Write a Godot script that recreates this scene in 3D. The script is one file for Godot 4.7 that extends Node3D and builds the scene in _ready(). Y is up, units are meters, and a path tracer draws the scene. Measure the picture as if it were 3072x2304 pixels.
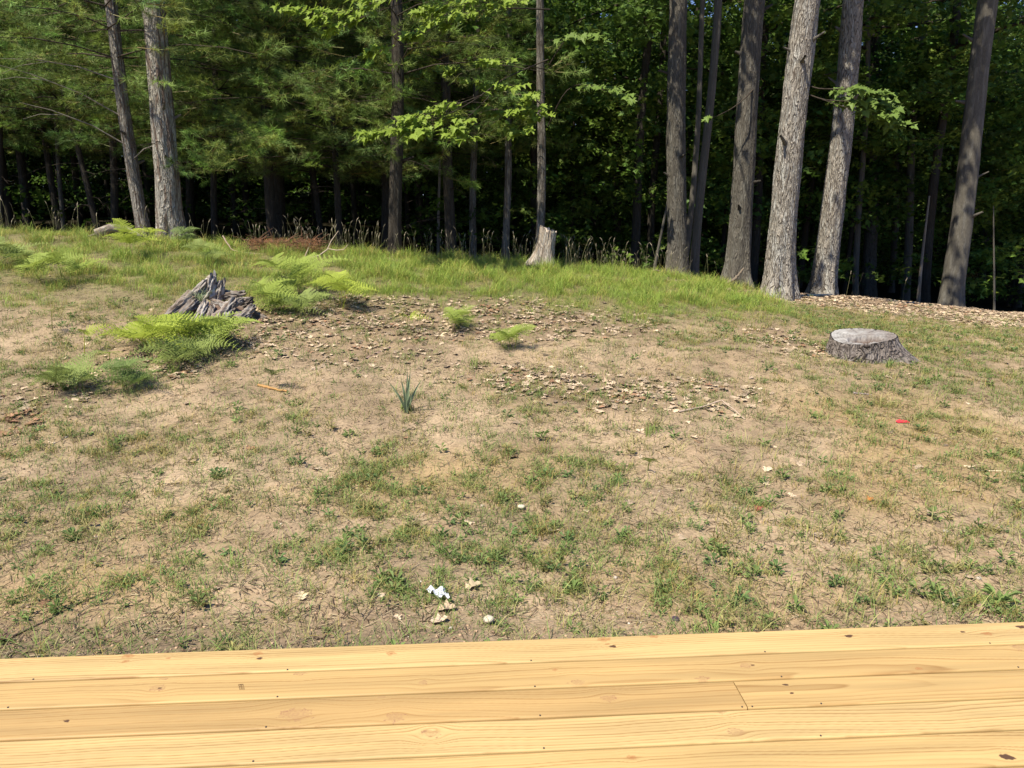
extends Node3D
# A sparse back yard seen from a new pine deck: sandy bank with grass, ferns and stumps, and a dark wood behind it.

const EYE := 1.95
const DECK_TOP := 0.42
const DECK_EDGE := 2.352
const DECK_TURN := 0.0625
const SUN := Vector3(-0.38, 0.85, 0.36)       # towards the sun, not normalised

# ---------------------------------------------------------------- mesh collector
class Mb:
	var v := PackedVector3Array()
	var c := PackedColorArray()
	var t := PackedVector2Array()
	var ix := PackedInt32Array()
	func vert(p: Vector3, col := Color.WHITE, uv := Vector2.ZERO) -> int:
		v.append(p)
		c.append(col)
		t.append(uv)
		return v.size() - 1
	func tri(a: int, b: int, d: int) -> void:
		ix.append(a)
		ix.append(b)
		ix.append(d)
	func quad(a: int, b: int, d: int, e: int) -> void:
		tri(a, b, d)
		tri(a, d, e)
	func grid(cols: int, rows: int, first: int, wrap := false) -> void:
		for j in rows - 1:
			for i in (cols if wrap else cols - 1):
				var i2 := (i + 1) % cols
				var a := first + j * cols + i
				var b := first + j * cols + i2
				var d := first + (j + 1) * cols + i2
				var e := first + (j + 1) * cols + i
				quad(a, e, d, b)
	func tube(path: Array, radii: Array, sides: int, col := Color.WHITE) -> void:
		var first := v.size()
		var n := path.size()
		for k in n:
			var dir: Vector3 = (path[mini(k + 1, n - 1)] - path[maxi(k - 1, 0)]).normalized()
			var up := Vector3.UP if absf(dir.y) < 0.9 else Vector3.RIGHT
			var a := dir.cross(up).normalized()
			var b := dir.cross(a).normalized()
			for i in sides:
				var th := TAU * i / sides
				vert(path[k] + (a * cos(th) + b * sin(th)) * radii[k], col, Vector2(float(i) / sides, k * 0.2))
		grid(sides, n, first, true)
	func mesh(smooth := true) -> ArrayMesh:
		var arr := []
		arr.resize(Mesh.ARRAY_MAX)
		if not smooth:
			var v2 := PackedVector3Array()
			var c2 := PackedColorArray()
			var t2 := PackedVector2Array()
			var n2 := PackedVector3Array()
			for k in range(0, ix.size(), 3):
				var nn := (v[ix[k + 2]] - v[ix[k]]).cross(v[ix[k + 1]] - v[ix[k]]).normalized()
				for q in 3:
					var i := ix[k + q]
					v2.append(v[i])
					c2.append(c[i])
					t2.append(t[i])
					n2.append(nn)
			arr[Mesh.ARRAY_VERTEX] = v2
			arr[Mesh.ARRAY_NORMAL] = n2
			arr[Mesh.ARRAY_COLOR] = c2
			arr[Mesh.ARRAY_TEX_UV] = t2
		else:
			var n := PackedVector3Array()
			n.resize(v.size())
			for k in range(0, ix.size(), 3):
				var a := ix[k]
				var b := ix[k + 1]
				var d := ix[k + 2]
				var nn := (v[d] - v[a]).cross(v[b] - v[a])
				n[a] += nn
				n[b] += nn
				n[d] += nn
			for k in n.size():
				n[k] = n[k].normalized() if n[k].length_squared() > 1e-20 else Vector3.UP
			arr[Mesh.ARRAY_VERTEX] = v
			arr[Mesh.ARRAY_NORMAL] = n
			arr[Mesh.ARRAY_COLOR] = c
			arr[Mesh.ARRAY_TEX_UV] = t
			arr[Mesh.ARRAY_INDEX] = ix
		var m := ArrayMesh.new()
		m.add_surface_from_arrays(Mesh.PRIMITIVE_TRIANGLES, arr)
		return m

class Copies3D:
	var b := PackedFloat32Array()
	var n := 0
	func add(t: Transform3D, c := Color.WHITE) -> void:
		var x := t.basis
		b.append_array([x.x.x, x.y.x, x.z.x, t.origin.x, x.x.y, x.y.y, x.z.y, t.origin.y, x.x.z, x.y.z, x.z.z, t.origin.z, c.r, c.g, c.b, 1.0])
		n += 1

# ---------------------------------------------------------------- naming
var used := {}
var rng := RandomNumberGenerator.new()

func numbered(called: String) -> String:
	used[called] = used.get(called, -1) + 1
	return called if used[called] == 0 else "%s_%03d" % [called, used[called]]

func tag(o: Node, label: String, category: String, group := "") -> Node:
	o.set_meta("label", label)
	o.set_meta("category", category)
	if group:
		o.set_meta("group", group)
	return o

func thing(called: String, label: String, category: String, at: Vector3, turn := 0.0, group := "") -> Node3D:
	var o := Node3D.new()
	o.name = numbered(called)
	add_child(o)
	o.position = at
	o.rotation.y = turn
	tag(o, label, category, group)
	return o

func part(called: String, m: Mesh, material: Material, parent: Node3D = null) -> MeshInstance3D:
	var o := MeshInstance3D.new()
	o.mesh = m
	o.material_override = material
	if parent:
		o.name = called
		parent.add_child(o, true)
	else:
		o.name = numbered(called)
		add_child(o)
	return o

func copies(called: String, m: Mesh, material: Material, cs: Copies3D, parent: Node3D = null) -> MultiMeshInstance3D:
	var mm := MultiMesh.new()
	mm.transform_format = MultiMesh.TRANSFORM_3D
	mm.use_colors = true
	mm.mesh = m
	mm.instance_count = cs.n
	mm.buffer = cs.b
	var o := MultiMeshInstance3D.new()
	o.multimesh = mm
	o.material_override = material
	o.set_meta("kind", "stuff")
	if parent:
		o.name = called
		parent.add_child(o, true)
	else:
		o.name = numbered(called)
		add_child(o)
	return o

func rr(a: float, b: float) -> float:
	return rng.randf_range(a, b)

# ---------------------------------------------------------------- materials
func mat(lin: Color, rough := 0.85, tex: Texture2D = null, height: Texture2D = null, height_cm := 1.0) -> StandardMaterial3D:
	var m := StandardMaterial3D.new()
	m.albedo_color = lin.linear_to_srgb()
	m.roughness = rough
	m.metallic_specular = 0.3
	m.vertex_color_use_as_albedo = true
	m.cull_mode = BaseMaterial3D.CULL_DISABLED
	if tex:
		m.albedo_texture = tex
	if height:
		m.heightmap_enabled = true
		m.heightmap_texture = height
		m.heightmap_scale = height_cm
	return m

func leafy(lin: Color, back := 0.5, rough := 0.5) -> StandardMaterial3D:
	var m := mat(lin, rough)
	m.backlight_enabled = true
	m.backlight = Color(back, back, back).linear_to_srgb()
	return m

func noise(freq: float, kind := FastNoiseLite.TYPE_SIMPLEX_SMOOTH, octaves := 1, sd := 1) -> FastNoiseLite:
	var n := FastNoiseLite.new()
	n.noise_type = kind
	n.frequency = freq
	n.seed = sd
	n.fractal_type = FastNoiseLite.FRACTAL_FBM if octaves > 1 else FastNoiseLite.FRACTAL_NONE
	n.fractal_octaves = octaves
	return n

func picture(w: int, h: int, data: PackedByteArray) -> ImageTexture:
	return ImageTexture.create_from_image(Image.create_from_data(w, h, false, Image.FORMAT_RGB8, data))

func byte(lin: float) -> int:
	return clampi(int(255.0 * pow(clampf(lin, 0, 1), 1.0 / 2.2)), 0, 255)

# bark: rows run up the trunk, columns round it; returns [colour, height]
func bark(ridge: float, stretch: float, light: Color, dark: Color, patch: Color, patch_share: float, depth: float, sd: int) -> Array:
	var w := 384
	var h := 1024
	var a := noise(1.0, FastNoiseLite.TYPE_SIMPLEX_SMOOTH, 1, sd)
	var b := noise(1.0, FastNoiseLite.TYPE_SIMPLEX_SMOOTH, 3, sd + 7)
	var col := PackedByteArray()
	col.resize(w * h * 3)
	var hei := PackedByteArray()
	hei.resize(w * h * 3)
	var k := 0
	for y in h:
		var yy := y / 1024.0 * 5.0
		for x in w:
			var th := TAU * x / w
			var cx := cos(th)
			var cz := sin(th)
			var wob := b.get_noise_3d(cx * 1.6, yy * 2.2, cz * 1.6)
			var n1 := a.get_noise_3d(cx * ridge + wob * 1.1, yy * stretch, cz * ridge + wob)
			var n2 := a.get_noise_3d(cx * ridge * 2.3 + 31.0, yy * stretch * 3.1 + wob * 2.0, cz * ridge * 2.3)
			var crack := clampf(1.15 - absf(n1) * 3.0, 0.0, 1.0)
			crack = maxf(crack, clampf(1.0 - absf(n2) * 4.5, 0.0, 1.0) * 0.65)
			crack *= depth
			var fine := 0.85 + 0.3 * b.get_noise_3d(cx * 14.0, yy * 15.0, cz * 14.0)
			var pt := clampf((b.get_noise_3d(cx * 2.2 + 50.0, yy * 1.6, cz * 2.2) - (0.5 - patch_share)) * 5.0, 0.0, 1.0)
			var c := light.lerp(patch, pt) * fine
			c = c.lerp(dark, crack * crack * 0.95)
			col[k] = byte(c.r)
			col[k + 1] = byte(c.g)
			col[k + 2] = byte(c.b)
			var hv := clampi(int(255.0 * (1.0 - crack) * (0.6 + 0.4 * fine)), 0, 255)
			hei[k] = hv
			hei[k + 1] = hv
			hei[k + 2] = hv
			k += 3
	return [picture(w, h, col), picture(w, h, hei)]

# pine board, 4.8 m long from -2.4 to 2.4; knots are [along, across 0..1, radius, tone 0 brown / 1 pale / 2 dark]
func board_picture(sd: int, early: Color, late: Color, centre: float, rise: float, knots: Array) -> ImageTexture:
	var w := 1536
	var h := 64
	var n := noise(1.0, FastNoiseLite.TYPE_SIMPLEX_SMOOTH, 2, sd)
	var data := PackedByteArray()
	data.resize(w * h * 3)
	var cs := PackedFloat32Array()
	var ds := PackedFloat32Array()
	for x in w:
		var s := x / 320.0 - 2.4
		cs.append(centre + 0.028 * n.get_noise_2d(s * 0.7, 3.0) + 0.003 * n.get_noise_2d(s * 3.0, 9.0))
		ds.append(rise + 0.012 * n.get_noise_2d(s * 0.5, 40.0) + 0.004 * n.get_noise_2d(s * 1.8, 60.0) + 0.016 * (s + 2.4))
	var k := 0
	for y in h:
		var v := (y + 0.5) / h * 0.1375
		for x in w:
			var s := x / 320.0 - 2.4
			var vv := v
			var spot := 0.0
			var tone := 0
			for q in knots:
				var dx: float = s - q[0]
				if absf(dx) > 0.22:
					continue
				var kv: float = q[1] * 0.1375
				var dv := v - kv
				var R: float = q[2] * (0.85 if q[3] == 0 else 1.0)
				var f := exp(-(dx * dx / (R * R * 14.0) + dv * dv / (R * R * 7.0)))
				vv -= dv * 0.85 * f
				var e := sqrt(dx * dx / 2.6 + dv * dv) / R * (1.0 + 0.5 * n.get_noise_2d(dx * 60.0 + R * 900.0, dv * 60.0))
				if e < 1.25:
					tone = q[3]
					if tone == 1:
						spot = 0.16 * clampf((1.1 - e) * 5.0, 0.0, 1.0) + 0.34 * clampf((1.0 - e) * 5.0, 0, 1) * pow(absf(sin(e * 8.0)), 3.0)
						spot += clampf(1.0 - absf(e - 0.95) * 8.0, 0.0, 1.0) * clampf(0.5 + 1.9 * n.get_noise_2d(dx * 25.0 + 7.0, dv * 25.0 + R * 500.0), 0.0, 1.0)
					elif tone == 0:
						spot = clampf((1.15 - e) * 1.8, 0.0, 0.9) * (0.7 + 0.3 * sin(e * 9.0))
					else:
						spot = clampf((1.15 - e) * 4.0, 0.0, 1.0)
			var d := sqrt((vv - cs[x]) * (vv - cs[x]) + ds[x] * ds[x])
			var ring := d / 0.0105 + 0.16 * n.get_noise_2d(s * 1.2, vv * 30.0)
			var fr := ring - floorf(ring)
			var late_share := pow(fr, 3.5) * (1.0 - clampf((fr - 0.92) * 12.5, 0.0, 1.0)) * 1.25
			var which := n.get_noise_2d(floorf(ring) * 7.3, 5.0)
			late_share *= 0.75 + 1.0 * maxf(which, -0.4)
			var streak := 0.95 + 0.09 * n.get_noise_2d(s * 3.0, v * 420.0) + 0.17 * n.get_noise_2d(s * 0.9, v * 14.0 + 80.0)
			var c := early.lerp(late, clampf(late_share, 0.0, 1.0)) * streak
			if spot > 0.0:
				c = c.lerp(Color(0.30, 0.13, 0.045) if tone == 0 else Color(0.26, 0.14, 0.07) if tone == 1 else Color(0.08, 0.04, 0.02), clampf(spot, 0.0, 1.0))
			data[k] = byte(c.r)
			data[k + 1] = byte(c.g)
			data[k + 2] = byte(c.b)
			k += 3
	return picture(w, h, data)

# ---------------------------------------------------------------- the lie of the land (d is metres ahead of the deck's viewer, that is -z)
const CREST := [[-30.0, 1.7], [-14.0, 1.5], [-8.8, 1.36], [-3.4, 1.0], [0.5, 0.72], [2.6, 0.55], [4.0, 0.36], [5.1, 0.15], [6.7, 0.06], [9.9, -0.24], [14.0, -0.6], [30.0, -1.2]]
const LUSH := [[-12.0, 9.9], [-6.65, 9.68], [-4.79, 9.53], [-3.39, 9.78], [-1.94, 10.17], [-0.69, 10.42], [0.61, 10.42], [1.55, 10.14], [2.56, 10.39], [3.84, 11.0], [6.0, 12.6]]
var crest_at := PackedFloat32Array()
var na := noise(0.7, FastNoiseLite.TYPE_SIMPLEX_SMOOTH, 1, 3)
var nb := noise(3.2, FastNoiseLite.TYPE_SIMPLEX_SMOOTH, 1, 4)
var nc := noise(11.0, FastNoiseLite.TYPE_SIMPLEX_SMOOTH, 2, 5)
var nd := noise(0.35, FastNoiseLite.TYPE_SIMPLEX_SMOOTH, 2, 6)

func along(table: Array, x: float) -> float:
	if x <= table[0][0]:
		return table[0][1]
	for k in table.size() - 1:
		if x <= table[k + 1][0]:
			return lerpf(table[k][1], table[k + 1][1], (x - table[k][0]) / (table[k + 1][0] - table[k][0]))
	return table[-1][1]

func brow(x: float) -> float:
	return 13.2 + 0.8 * clampf((x + 4.0) / 5.0, 0.0, 1.0)

func lie(x: float, d: float) -> float:
	var k := clampf((x + 40.0) * 10.0, 0.0, 799.0)
	var i := int(k)
	var c := lerpf(crest_at[i], crest_at[i + 1], k - i)
	var b := brow(x)
	var t := clampf((d - 4.2) / (b - 4.2), 0.0, 1.0)
	var y := c * (0.5 * t + 0.5 * t * t * (3.0 - 2.0 * t))
	if d > b:
		var e := d - b
		y -= 0.09 * minf(e, 6.0) * minf(1.0, e / 2.0)
	return y

func gy(x: float, d: float) -> float:
	var y := lie(x, d)
	if d > 2.3:
		y += 0.035 * na.get_noise_2d(x, d) + 0.014 * nb.get_noise_2d(x, d) + 0.006 * nc.get_noise_2d(x, d)
	return y

func spot(x: float, d: float) -> Vector3:
	return Vector3(x, gy(x, d), -d)

const LITTER := [[-1.2,9.41,2.51,0.91,1.0],[0.27,9.94,1.07,0.9,0.8],[1.35,9.64,0.74,0.75,0.5],[-2.91,8.53,0.6,0.76,1],[-3.62,7.36,0.52,0.52,0.7],[-2.76,9.18,0.46,1.16,0.7],[0.11,7.23,0.37,0.5,1],[0.98,6.88,0.7,0.55,0.9],[1.83,6.93,0.62,0.56,0.6],[0.55,7.0,0.44,0.62,0.7],[3.4,9.15,0.46,0.79,0.7],[-4.05,5.85,0.22,0.23,0.9],[-1.79,7.98,1.02,0.63,0.4],[-4.18,6.47,0.5,0.43,0.4],[-0.5,7.46,0.48,0.45,0.3],[3.25,13.34,0.77,0.57,0.6]]
const GREEN := [[-0.96,5.32,0.3,0.52,1],[-0.96,4.77,0.36,0.44,0.9],[-0.63,4.61,0.32,0.27,0.8],[0.14,4.87,0.62,0.61,0.7],[0.28,4.45,0.48,0.6,0.7],[0.54,4.16,0.21,0.38,0.8],[-2.9,5.52,0.49,0.35,0.8],[-3.61,5.5,0.42,0.34,0.8],[-2.21,5.84,0.56,0.58,0.5],[-2.83,4.36,0.36,0.58,0.5],[-3.22,4.61,0.23,0.4,0.6],[-2.01,4.54,0.43,0.41,0.4],[1.16,3.86,0.29,0.34,0.5],[0.94,3.5,0.29,0.33,0.8],[1.88,4.66,0.59,0.58,0.35],[2.07,3.6,0.34,0.35,0.4],[3.55,6.3,0.74,1.85,0.45],[-0.55,3.98,0.3,0.35,0.5],[-0.49,3.49,0.22,0.24,0.7],[-0.14,3.75,0.36,0.27,0.5],[0.35,3.59,0.34,0.24,0.4],[2.38,3.3,0.13,0.13,0.9],[4.61,8.47,1.14,1.69,0.8],[2.3,9.46,0.89,1.27,0.6],[4.7,11.02,1.38,1.42,0.9],[-1.93,3.49,0.22,0.14,0.5],[-1.06,3.86,0.37,0.34,0.35],[0.19,6.56,0.33,0.49,0.7],[-4.73,7.44,0.57,0.78,0.5],[-4.47,8.71,1.1,1.01,0.5]]

func patches(table: Array, x: float, d: float) -> float:
	var best := 0.0
	for e in table:
		var dx: float = (x - e[0]) / e[2]
		var dd: float = (d - e[1]) / e[3]
		var q := dx * dx + dd * dd
		if q < 1.6:
			best = maxf(best, e[4] * clampf(1.45 - q, 0.0, 1.0))
	return best

# the leaf strip below the trees at the right, the litter patches and the forest floor
func litter(x: float, d: float) -> float:
	var w := patches(LITTER, x, d)
	if x > 4.6:
		var lo := 12.9 - 0.58 * (minf(x, 9.0) - 5.1)
		w = maxf(w, clampf((d - lo) * 3.0, 0.0, 1.0) * clampf((x - 4.6) * 3.0, 0.0, 1.0))
	if d > brow(x) + 0.8:
		w = maxf(w, 0.7)
	return w

func lush(x: float, d: float) -> float:
	var lo := along(LUSH, x) - 0.9
	var hi := brow(x) + 0.9
	return clampf((d - lo) * 0.6, 0.0, 1.0) * clampf((hi - d) * 2.5, 0.0, 1.0) * clampf((4.6 - x) * 1.2, 0.0, 1.0)

# ---------------------------------------------------------------- small shapes
func blade_tuft(n: int, lo: float, hi: float, spread: float, lean: float, width: float, seed_at: int, tip := Color.WHITE) -> ArrayMesh:
	rng.seed = seed_at
	var m := Mb.new()
	for k in n:
		var az := rr(0, TAU)
		var out := Vector3(cos(az), 0, sin(az))
		var side := Vector3(-out.z, 0, out.x)
		var h := rr(lo, hi)
		var l := h * lean * rr(0.3, 1.2)
		var p := Vector3(rr(-1, 1), 0, rr(-1, 1)) * spread
		var w := width * rr(0.7, 1.2)
		var shade := rr(0.75, 1.2)
		var c := Color(shade * rr(0.92, 1.12), shade, shade * 0.9)
		if rng.randf() < 0.13:
			c = Color(2.6, 1.35, 1.5) * rr(0.7, 1.0)
		var ids := []
		for s in 3:
			var f := s / 3.0
			var q := p + out * l * f * f + Vector3.UP * h * (f - 0.25 * lean * f * f) - Vector3.UP * (0.01 if s == 0 else 0.0)
			ids.append([m.vert(q - side * w * (1.0 - f * 0.45), c), m.vert(q + side * w * (1.0 - f * 0.45), c)])
		var top := m.vert(p + out * l + Vector3.UP * h * (1.0 - 0.25 * lean), c * tip)
		for s in 2:
			m.quad(ids[s][0], ids[s + 1][0], ids[s + 1][1], ids[s][1])
		m.tri(ids[2][0], top, ids[2][1])
	return m.mesh(false)

func broad_weed(n: int, size: float, seed_at: int) -> ArrayMesh:
	rng.seed = seed_at
	var m := Mb.new()
	for k in n:
		var az := rr(0, TAU)
		var out := Vector3(cos(az), 0, sin(az))
		var side := Vector3(-out.z, 0, out.x)
		var r := size * rr(0.5, 1.0)
		var up := size * rr(0.15, 1.1)
		var base := out * r * 0.25 + Vector3.UP * up * 0.5
		var c := Color.WHITE * rr(0.75, 1.25)
		var a := m.vert(base, c)
		var b := m.vert(base.lerp(out * r + Vector3.UP * up, 0.5) + side * r * 0.17 + Vector3.UP * 0.15 * r, c)
		var d := m.vert(out * r + Vector3.UP * up * 0.9, c)
		var e := m.vert(base.lerp(out * r + Vector3.UP * up, 0.5) - side * r * 0.17 + Vector3.UP * 0.15 * r, c)
		m.tri(a, b, d)
		m.tri(a, d, e)
		var root := m.vert(Vector3(0, -0.01, 0), c * 0.8)
		var root2 := m.vert(side * 0.0016 + Vector3(0, -0.01, 0), c * 0.8)
		m.tri(root, a, root2)
	return m.mesh(false)

const MAPLE := [[0.0, 0.0], [0.16, 0.06], [0.42, -0.02], [0.34, 0.20], [0.56, 0.42], [0.27, 0.44], [0.20, 0.62], [0.0, 1.0]]

# one lobed leaf, stalk at the origin, tip along +x, of length s
func lobed_leaf(m: Mb, at: Transform3D, s: float, col: Color, curl := 0.15, full := true) -> void:
	var spine := []
	if full:
		var mid := m.vert(at * Vector3(0.42 * s, -0.04 * s, 0), col)
		for side in [1.0, -1.0]:
			var ids := []
			for q in MAPLE:
				ids.append(m.vert(at * Vector3(q[1] * s, curl * absf(q[0]) * s - curl * 0.8 * q[1] * q[1] * s, q[0] * s * side), col))
			for k in ids.size() - 1:
				if side > 0:
					m.tri(mid, ids[k], ids[k + 1])
				else:
					m.tri(mid, ids[k + 1], ids[k])
	else:
		var a := m.vert(at * Vector3.ZERO, col)
		var b := m.vert(at * Vector3(0.38 * s, curl * s * 0.4, 0.5 * s), col)
		var c := m.vert(at * Vector3(s, -curl * s * 0.8, 0), col)
		var d := m.vert(at * Vector3(0.38 * s, curl * s * 0.4, -0.5 * s), col)
		var e := m.vert(at * Vector3(0.45 * s, -0.04 * s, 0), col)
		m.tri(a, b, e)
		m.tri(b, c, e)
		m.tri(c, d, e)
		m.tri(d, a, e)

func leaf_spray(n: int, size: float, leaf: float, seed_at: int, full: bool) -> ArrayMesh:
	rng.seed = seed_at
	var m := Mb.new()
	for k in 3:
		var az := k * 0.6 - 0.6
		m.tube([Vector3.ZERO, Vector3(cos(az), 0.05, sin(az)) * size * 0.5, Vector3(cos(az), -0.05, sin(az)) * size], [0.006, 0.004, 0.002], 3, Color(1.2, 0.8, 1.2))
	for k in n:
		var r := size * sqrt(rr(0.02, 1.0))
		var az := rr(-1.3, 1.3)
		var p := Vector3(cos(az) * r, rr(-0.16, 0.16) * size - 0.12 * r * r / size, sin(az) * r)
		var b := Basis.from_euler(Vector3(rr(-0.7, 0.7), rr(-PI, PI), rr(-0.9, 0.25)))
		lobed_leaf(m, Transform3D(b, p), leaf * rr(0.7, 1.2), Color(rr(0.9, 1.1), 1.0, rr(0.8, 1.1)) * rr(0.75, 1.25), 0.15, full)
	return m.mesh(false)

func pine_sprig(seed_at: int) -> ArrayMesh:
	rng.seed = seed_at
	var m := Mb.new()
	var brown := Color(1.2, 0.62, 1.0)
	var tips := []
	m.tube([Vector3.ZERO, Vector3(0.22, 0.0, 0), Vector3(0.42, 0.03, 0)], [0.006, 0.004, 0.003], 3, brown)
	for k in 5:
		var x := 0.10 + k * 0.07
		var az := (0.75 if k % 2 else -0.75) + rr(-0.2, 0.2)
		var from := Vector3(x, 0, 0)
		var dir := Vector3(cos(az), rr(-0.05, 0.25), sin(az))
		var to := from + dir * rr(0.08, 0.17)
		m.tube([from, to], [0.003, 0.002], 3, brown)
		tips.append([to, dir.normalized()])
	tips.append([Vector3(0.42, 0.03, 0), Vector3(1, 0.1, 0)])
	for tp in tips:
		var dir: Vector3 = tp[1]
		for k in 22:
			var w := (dir * rr(0.25, 1.0) + Vector3(rr(-1, 1), rr(-0.75, 0.8), rr(-1, 1)) * 0.62).normalized()
			var p: Vector3 = tp[0] - dir * rr(0.0, 0.05)
			var l := rr(0.09, 0.155)
			var side := w.cross(Vector3(rr(-1, 1), rr(-1, 1), rr(-1, 1))).normalized() * 0.0038
			var s := rr(0.75, 1.25)
			var c := Color(s * rr(0.9, 1.1), s, s * rr(0.8, 1.1))
			m.tri(m.vert(p - side, c), m.vert(p + side, c), m.vert(p + w * l + Vector3.DOWN * 0.02, c))
	return m.mesh(false)

func dead_leaf(seed_at: int) -> ArrayMesh:
	rng.seed = seed_at
	var m := Mb.new()
	var s := 1.0
	var curl := rr(0.05, 0.32)
	var bend := rr(-0.2, 0.25)
	var n := 7
	var rows := []
	for k in n:
		var f := k / (n - 1.0)
		var w := 0.34 * sin(PI * pow(f, 0.8)) * (1.0 + 0.45 * (1 if k % 2 else -1)) + 0.01
		var c := Color.WHITE * rr(0.85, 1.15)
		var x := (f - 0.5) * s
		var y := bend * (x * x) * 1.2
		rows.append([m.vert(Vector3(x, y + curl * w * w * 4.0 + rr(-0.03, 0.06), w), c), m.vert(Vector3(x, y, 0), c * 0.9), m.vert(Vector3(x, y + curl * w * w * rr(1, 5) + rr(-0.03, 0.06), -w), c)])
	for k in n - 1:
		m.quad(rows[k][0], rows[k + 1][0], rows[k + 1][1], rows[k][1])
		m.quad(rows[k][1], rows[k + 1][1], rows[k + 1][2], rows[k][2])
	return m.mesh(false)

# bracken frond, stalk end at the origin, along +x, one metre long
func frond(seed_at: int, droop: float) -> ArrayMesh:
	rng.seed = seed_at
	var m := Mb.new()
	var spine := []
	var rad := []
	for k in 9:
		var f := k / 8.0
		spine.append(Vector3(f, 0.10 * sin(f * 2.4) - droop * f * f, 0))
		rad.append(0.008 * (1.0 - f * 0.85))
	m.tube(spine, rad, 4, Color(1.1, 0.95, 0.8))
	for k in 12:
		var f := 0.10 + 0.88 * k / 11.0
		var root := Vector3(f, 0.10 * sin(f * 2.4) - droop * f * f, 0)
		var l := 0.44 * pow(1.0 - f, 0.85) + 0.02
		for side in [-1.0, 1.0]:
			var dir := Vector3(0.42, rr(-0.12, 0.10), side).normalized()
			var across: Vector3 = Vector3(side, 0, -0.42).normalized() * side
			var hang := rr(0.05, 0.3)
			var shade := rr(0.8, 1.2)
			var leaflets := maxi(3, int(l / 0.04))
			for j in leaflets:
				var g := (j + 0.3) / leaflets
				var p := root + dir * l * g - Vector3.UP * hang * l * g * g
				var ll := 0.062 * (1.0 - g * 0.7) * (0.5 + 0.5 * (1.0 - f)) + 0.008
				var wd := dir * l / leaflets * 0.46
				var c := Color.WHITE * shade * rr(0.9, 1.1)
				for s2 in [-1.0, 1.0]:
					var tip: Vector3 = p + across * s2 * ll + dir * ll * 0.35 - Vector3.UP * ll * rr(0.0, 0.4)
					m.tri(m.vert(p - wd, c), m.vert(tip, c), m.vert(p + wd, c))
	return m.mesh(false)

func stone_mesh(seed_at: int, flat: float) -> ArrayMesh:
	rng.seed = seed_at
	var m := Mb.new()
	var rows := 5
	var cols := 8
	for j in rows:
		var ph := PI * (j + 0.001) / (rows - 0.998)
		for i in cols:
			var th := TAU * i / cols
			var k := rr(0.8, 1.15)
			m.vert(Vector3(sin(ph) * cos(th) * k, cos(ph) * flat * k, sin(ph) * sin(th) * k), Color.WHITE * rr(0.9, 1.1))
	m.grid(cols, rows, 0, true)
	return m.mesh(true)

# ---------------------------------------------------------------- trees
var nbark := noise(1.0, FastNoiseLite.TYPE_SIMPLEX_SMOOTH, 1, 21)

# a trunk from its base (local origin) up; bend is a sideways wave, cut ends it early
func trunk_mesh(r: float, height: float, lean: Vector2, bend: float, sides: int, rings: int, flare: float, rough: float, sd: float) -> ArrayMesh:
	var m := Mb.new()
	for j in rings:
		var f := j / (rings - 1.0)
		var y := -0.35 + (height + 0.35) * pow(f, 1.5)
		var up := maxf(y, 0.0)
		var c := Vector3(lean.x * y + bend * sin(up * 0.8 + sd) - bend * sin(sd), y, lean.y * y + bend * cos(up * 0.6 + sd) - bend * cos(sd))
		var rad := r * (1.0 - 0.6 * up / height)
		for i in sides:
			var th := TAU * i / sides
			var co := cos(th)
			var si := sin(th)
			var fl := flare * exp(-up / (r * 1.7)) * (0.55 + 0.6 * maxf(0.0, sin(th * 3.0 + sd * 5.0)) + 0.35 * sin(th * 5.0 + sd * 3.0))
			var k := 1.0 + fl + 0.07 * nbark.get_noise_3d(co * 1.6 + sd * 9.0, y * 0.9, si * 1.6)
			if rough > 0.0:
				var q := nbark.get_noise_3d(co * 6.0 + sd, y * 4.0, si * 6.0)
				k += rough * (minf(absf(q) * 2.6, 1.0) - 0.6)
			m.vert(c + Vector3(co, 0, si) * rad * k, Color.WHITE, Vector2(i / float(sides), y / 5.0))
		# the seam gets a second column so that the bark joins
		var w := m.v[m.v.size() - sides]
		m.vert(w, Color.WHITE, Vector2(1.0, y / 5.0))
	m.grid(sides + 1, rings, 0, false)
	return m.mesh(true)

func trunk_at(height: float, lean: Vector2, bend: float, sd: float, y: float) -> Vector3:
	return Vector3(lean.x * y + bend * sin(y * 0.8 + sd) - bend * sin(sd), y, lean.y * y + bend * cos(y * 0.6 + sd) - bend * cos(sd))

# where sunlight reaches in the photograph: centres and radii that crowns leave open towards the sun
const OPEN := [[4.86, 0.8, -13.5, 0.55], [4.88, 1.8, -13.5, 0.55], [4.9, 2.8, -13.5, 0.5], [4.91, 3.8, -13.5, 0.5], [4.92, 4.8, -13.5, 0.5], [4.95, 5.8, -13.5, 0.5], [6.9, 1.0, -16.3, 0.35], [6.9, 1.8, -16.3, 0.4], [6.9, 2.6, -16.3, 0.4], [6.9, 3.3, -16.3, 0.35], [0.5, 0.9, -13.9, 0.3], [0.55, 1.3, -13.9, 0.3],
	[-0.9, 3.2, -12.6, 0.9], [-1.7, 3.0, -12.5, 0.8], [-0.2, 3.75, -13.4, 0.9], [0.2, 3.5, -14.0, 0.5], [-1.3, 4.4, -12.9, 0.7], [-2.0, 4.3, -12.7, 0.7], [-2.6, 4.7, -12.4, 0.7], [-0.8, 5.1, -13.4, 0.6], [5.6, 3.5, -13.3, 0.6],
	[-6.5, 1.6, -14.0, 0.25], [-6.5, 2.9, -14.0, 0.3], [-6.4, 4.0, -14.0, 0.25], [-7.2, 2.2, -14.7, 0.2], [0.6, 3.0, -15.1, 0.25], [-4.2, 3.6, -15.4, 0.8], [-3.2, 4.4, -15.2, 0.7], [-5.2, 4.6, -15.4, 0.6]]

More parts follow.
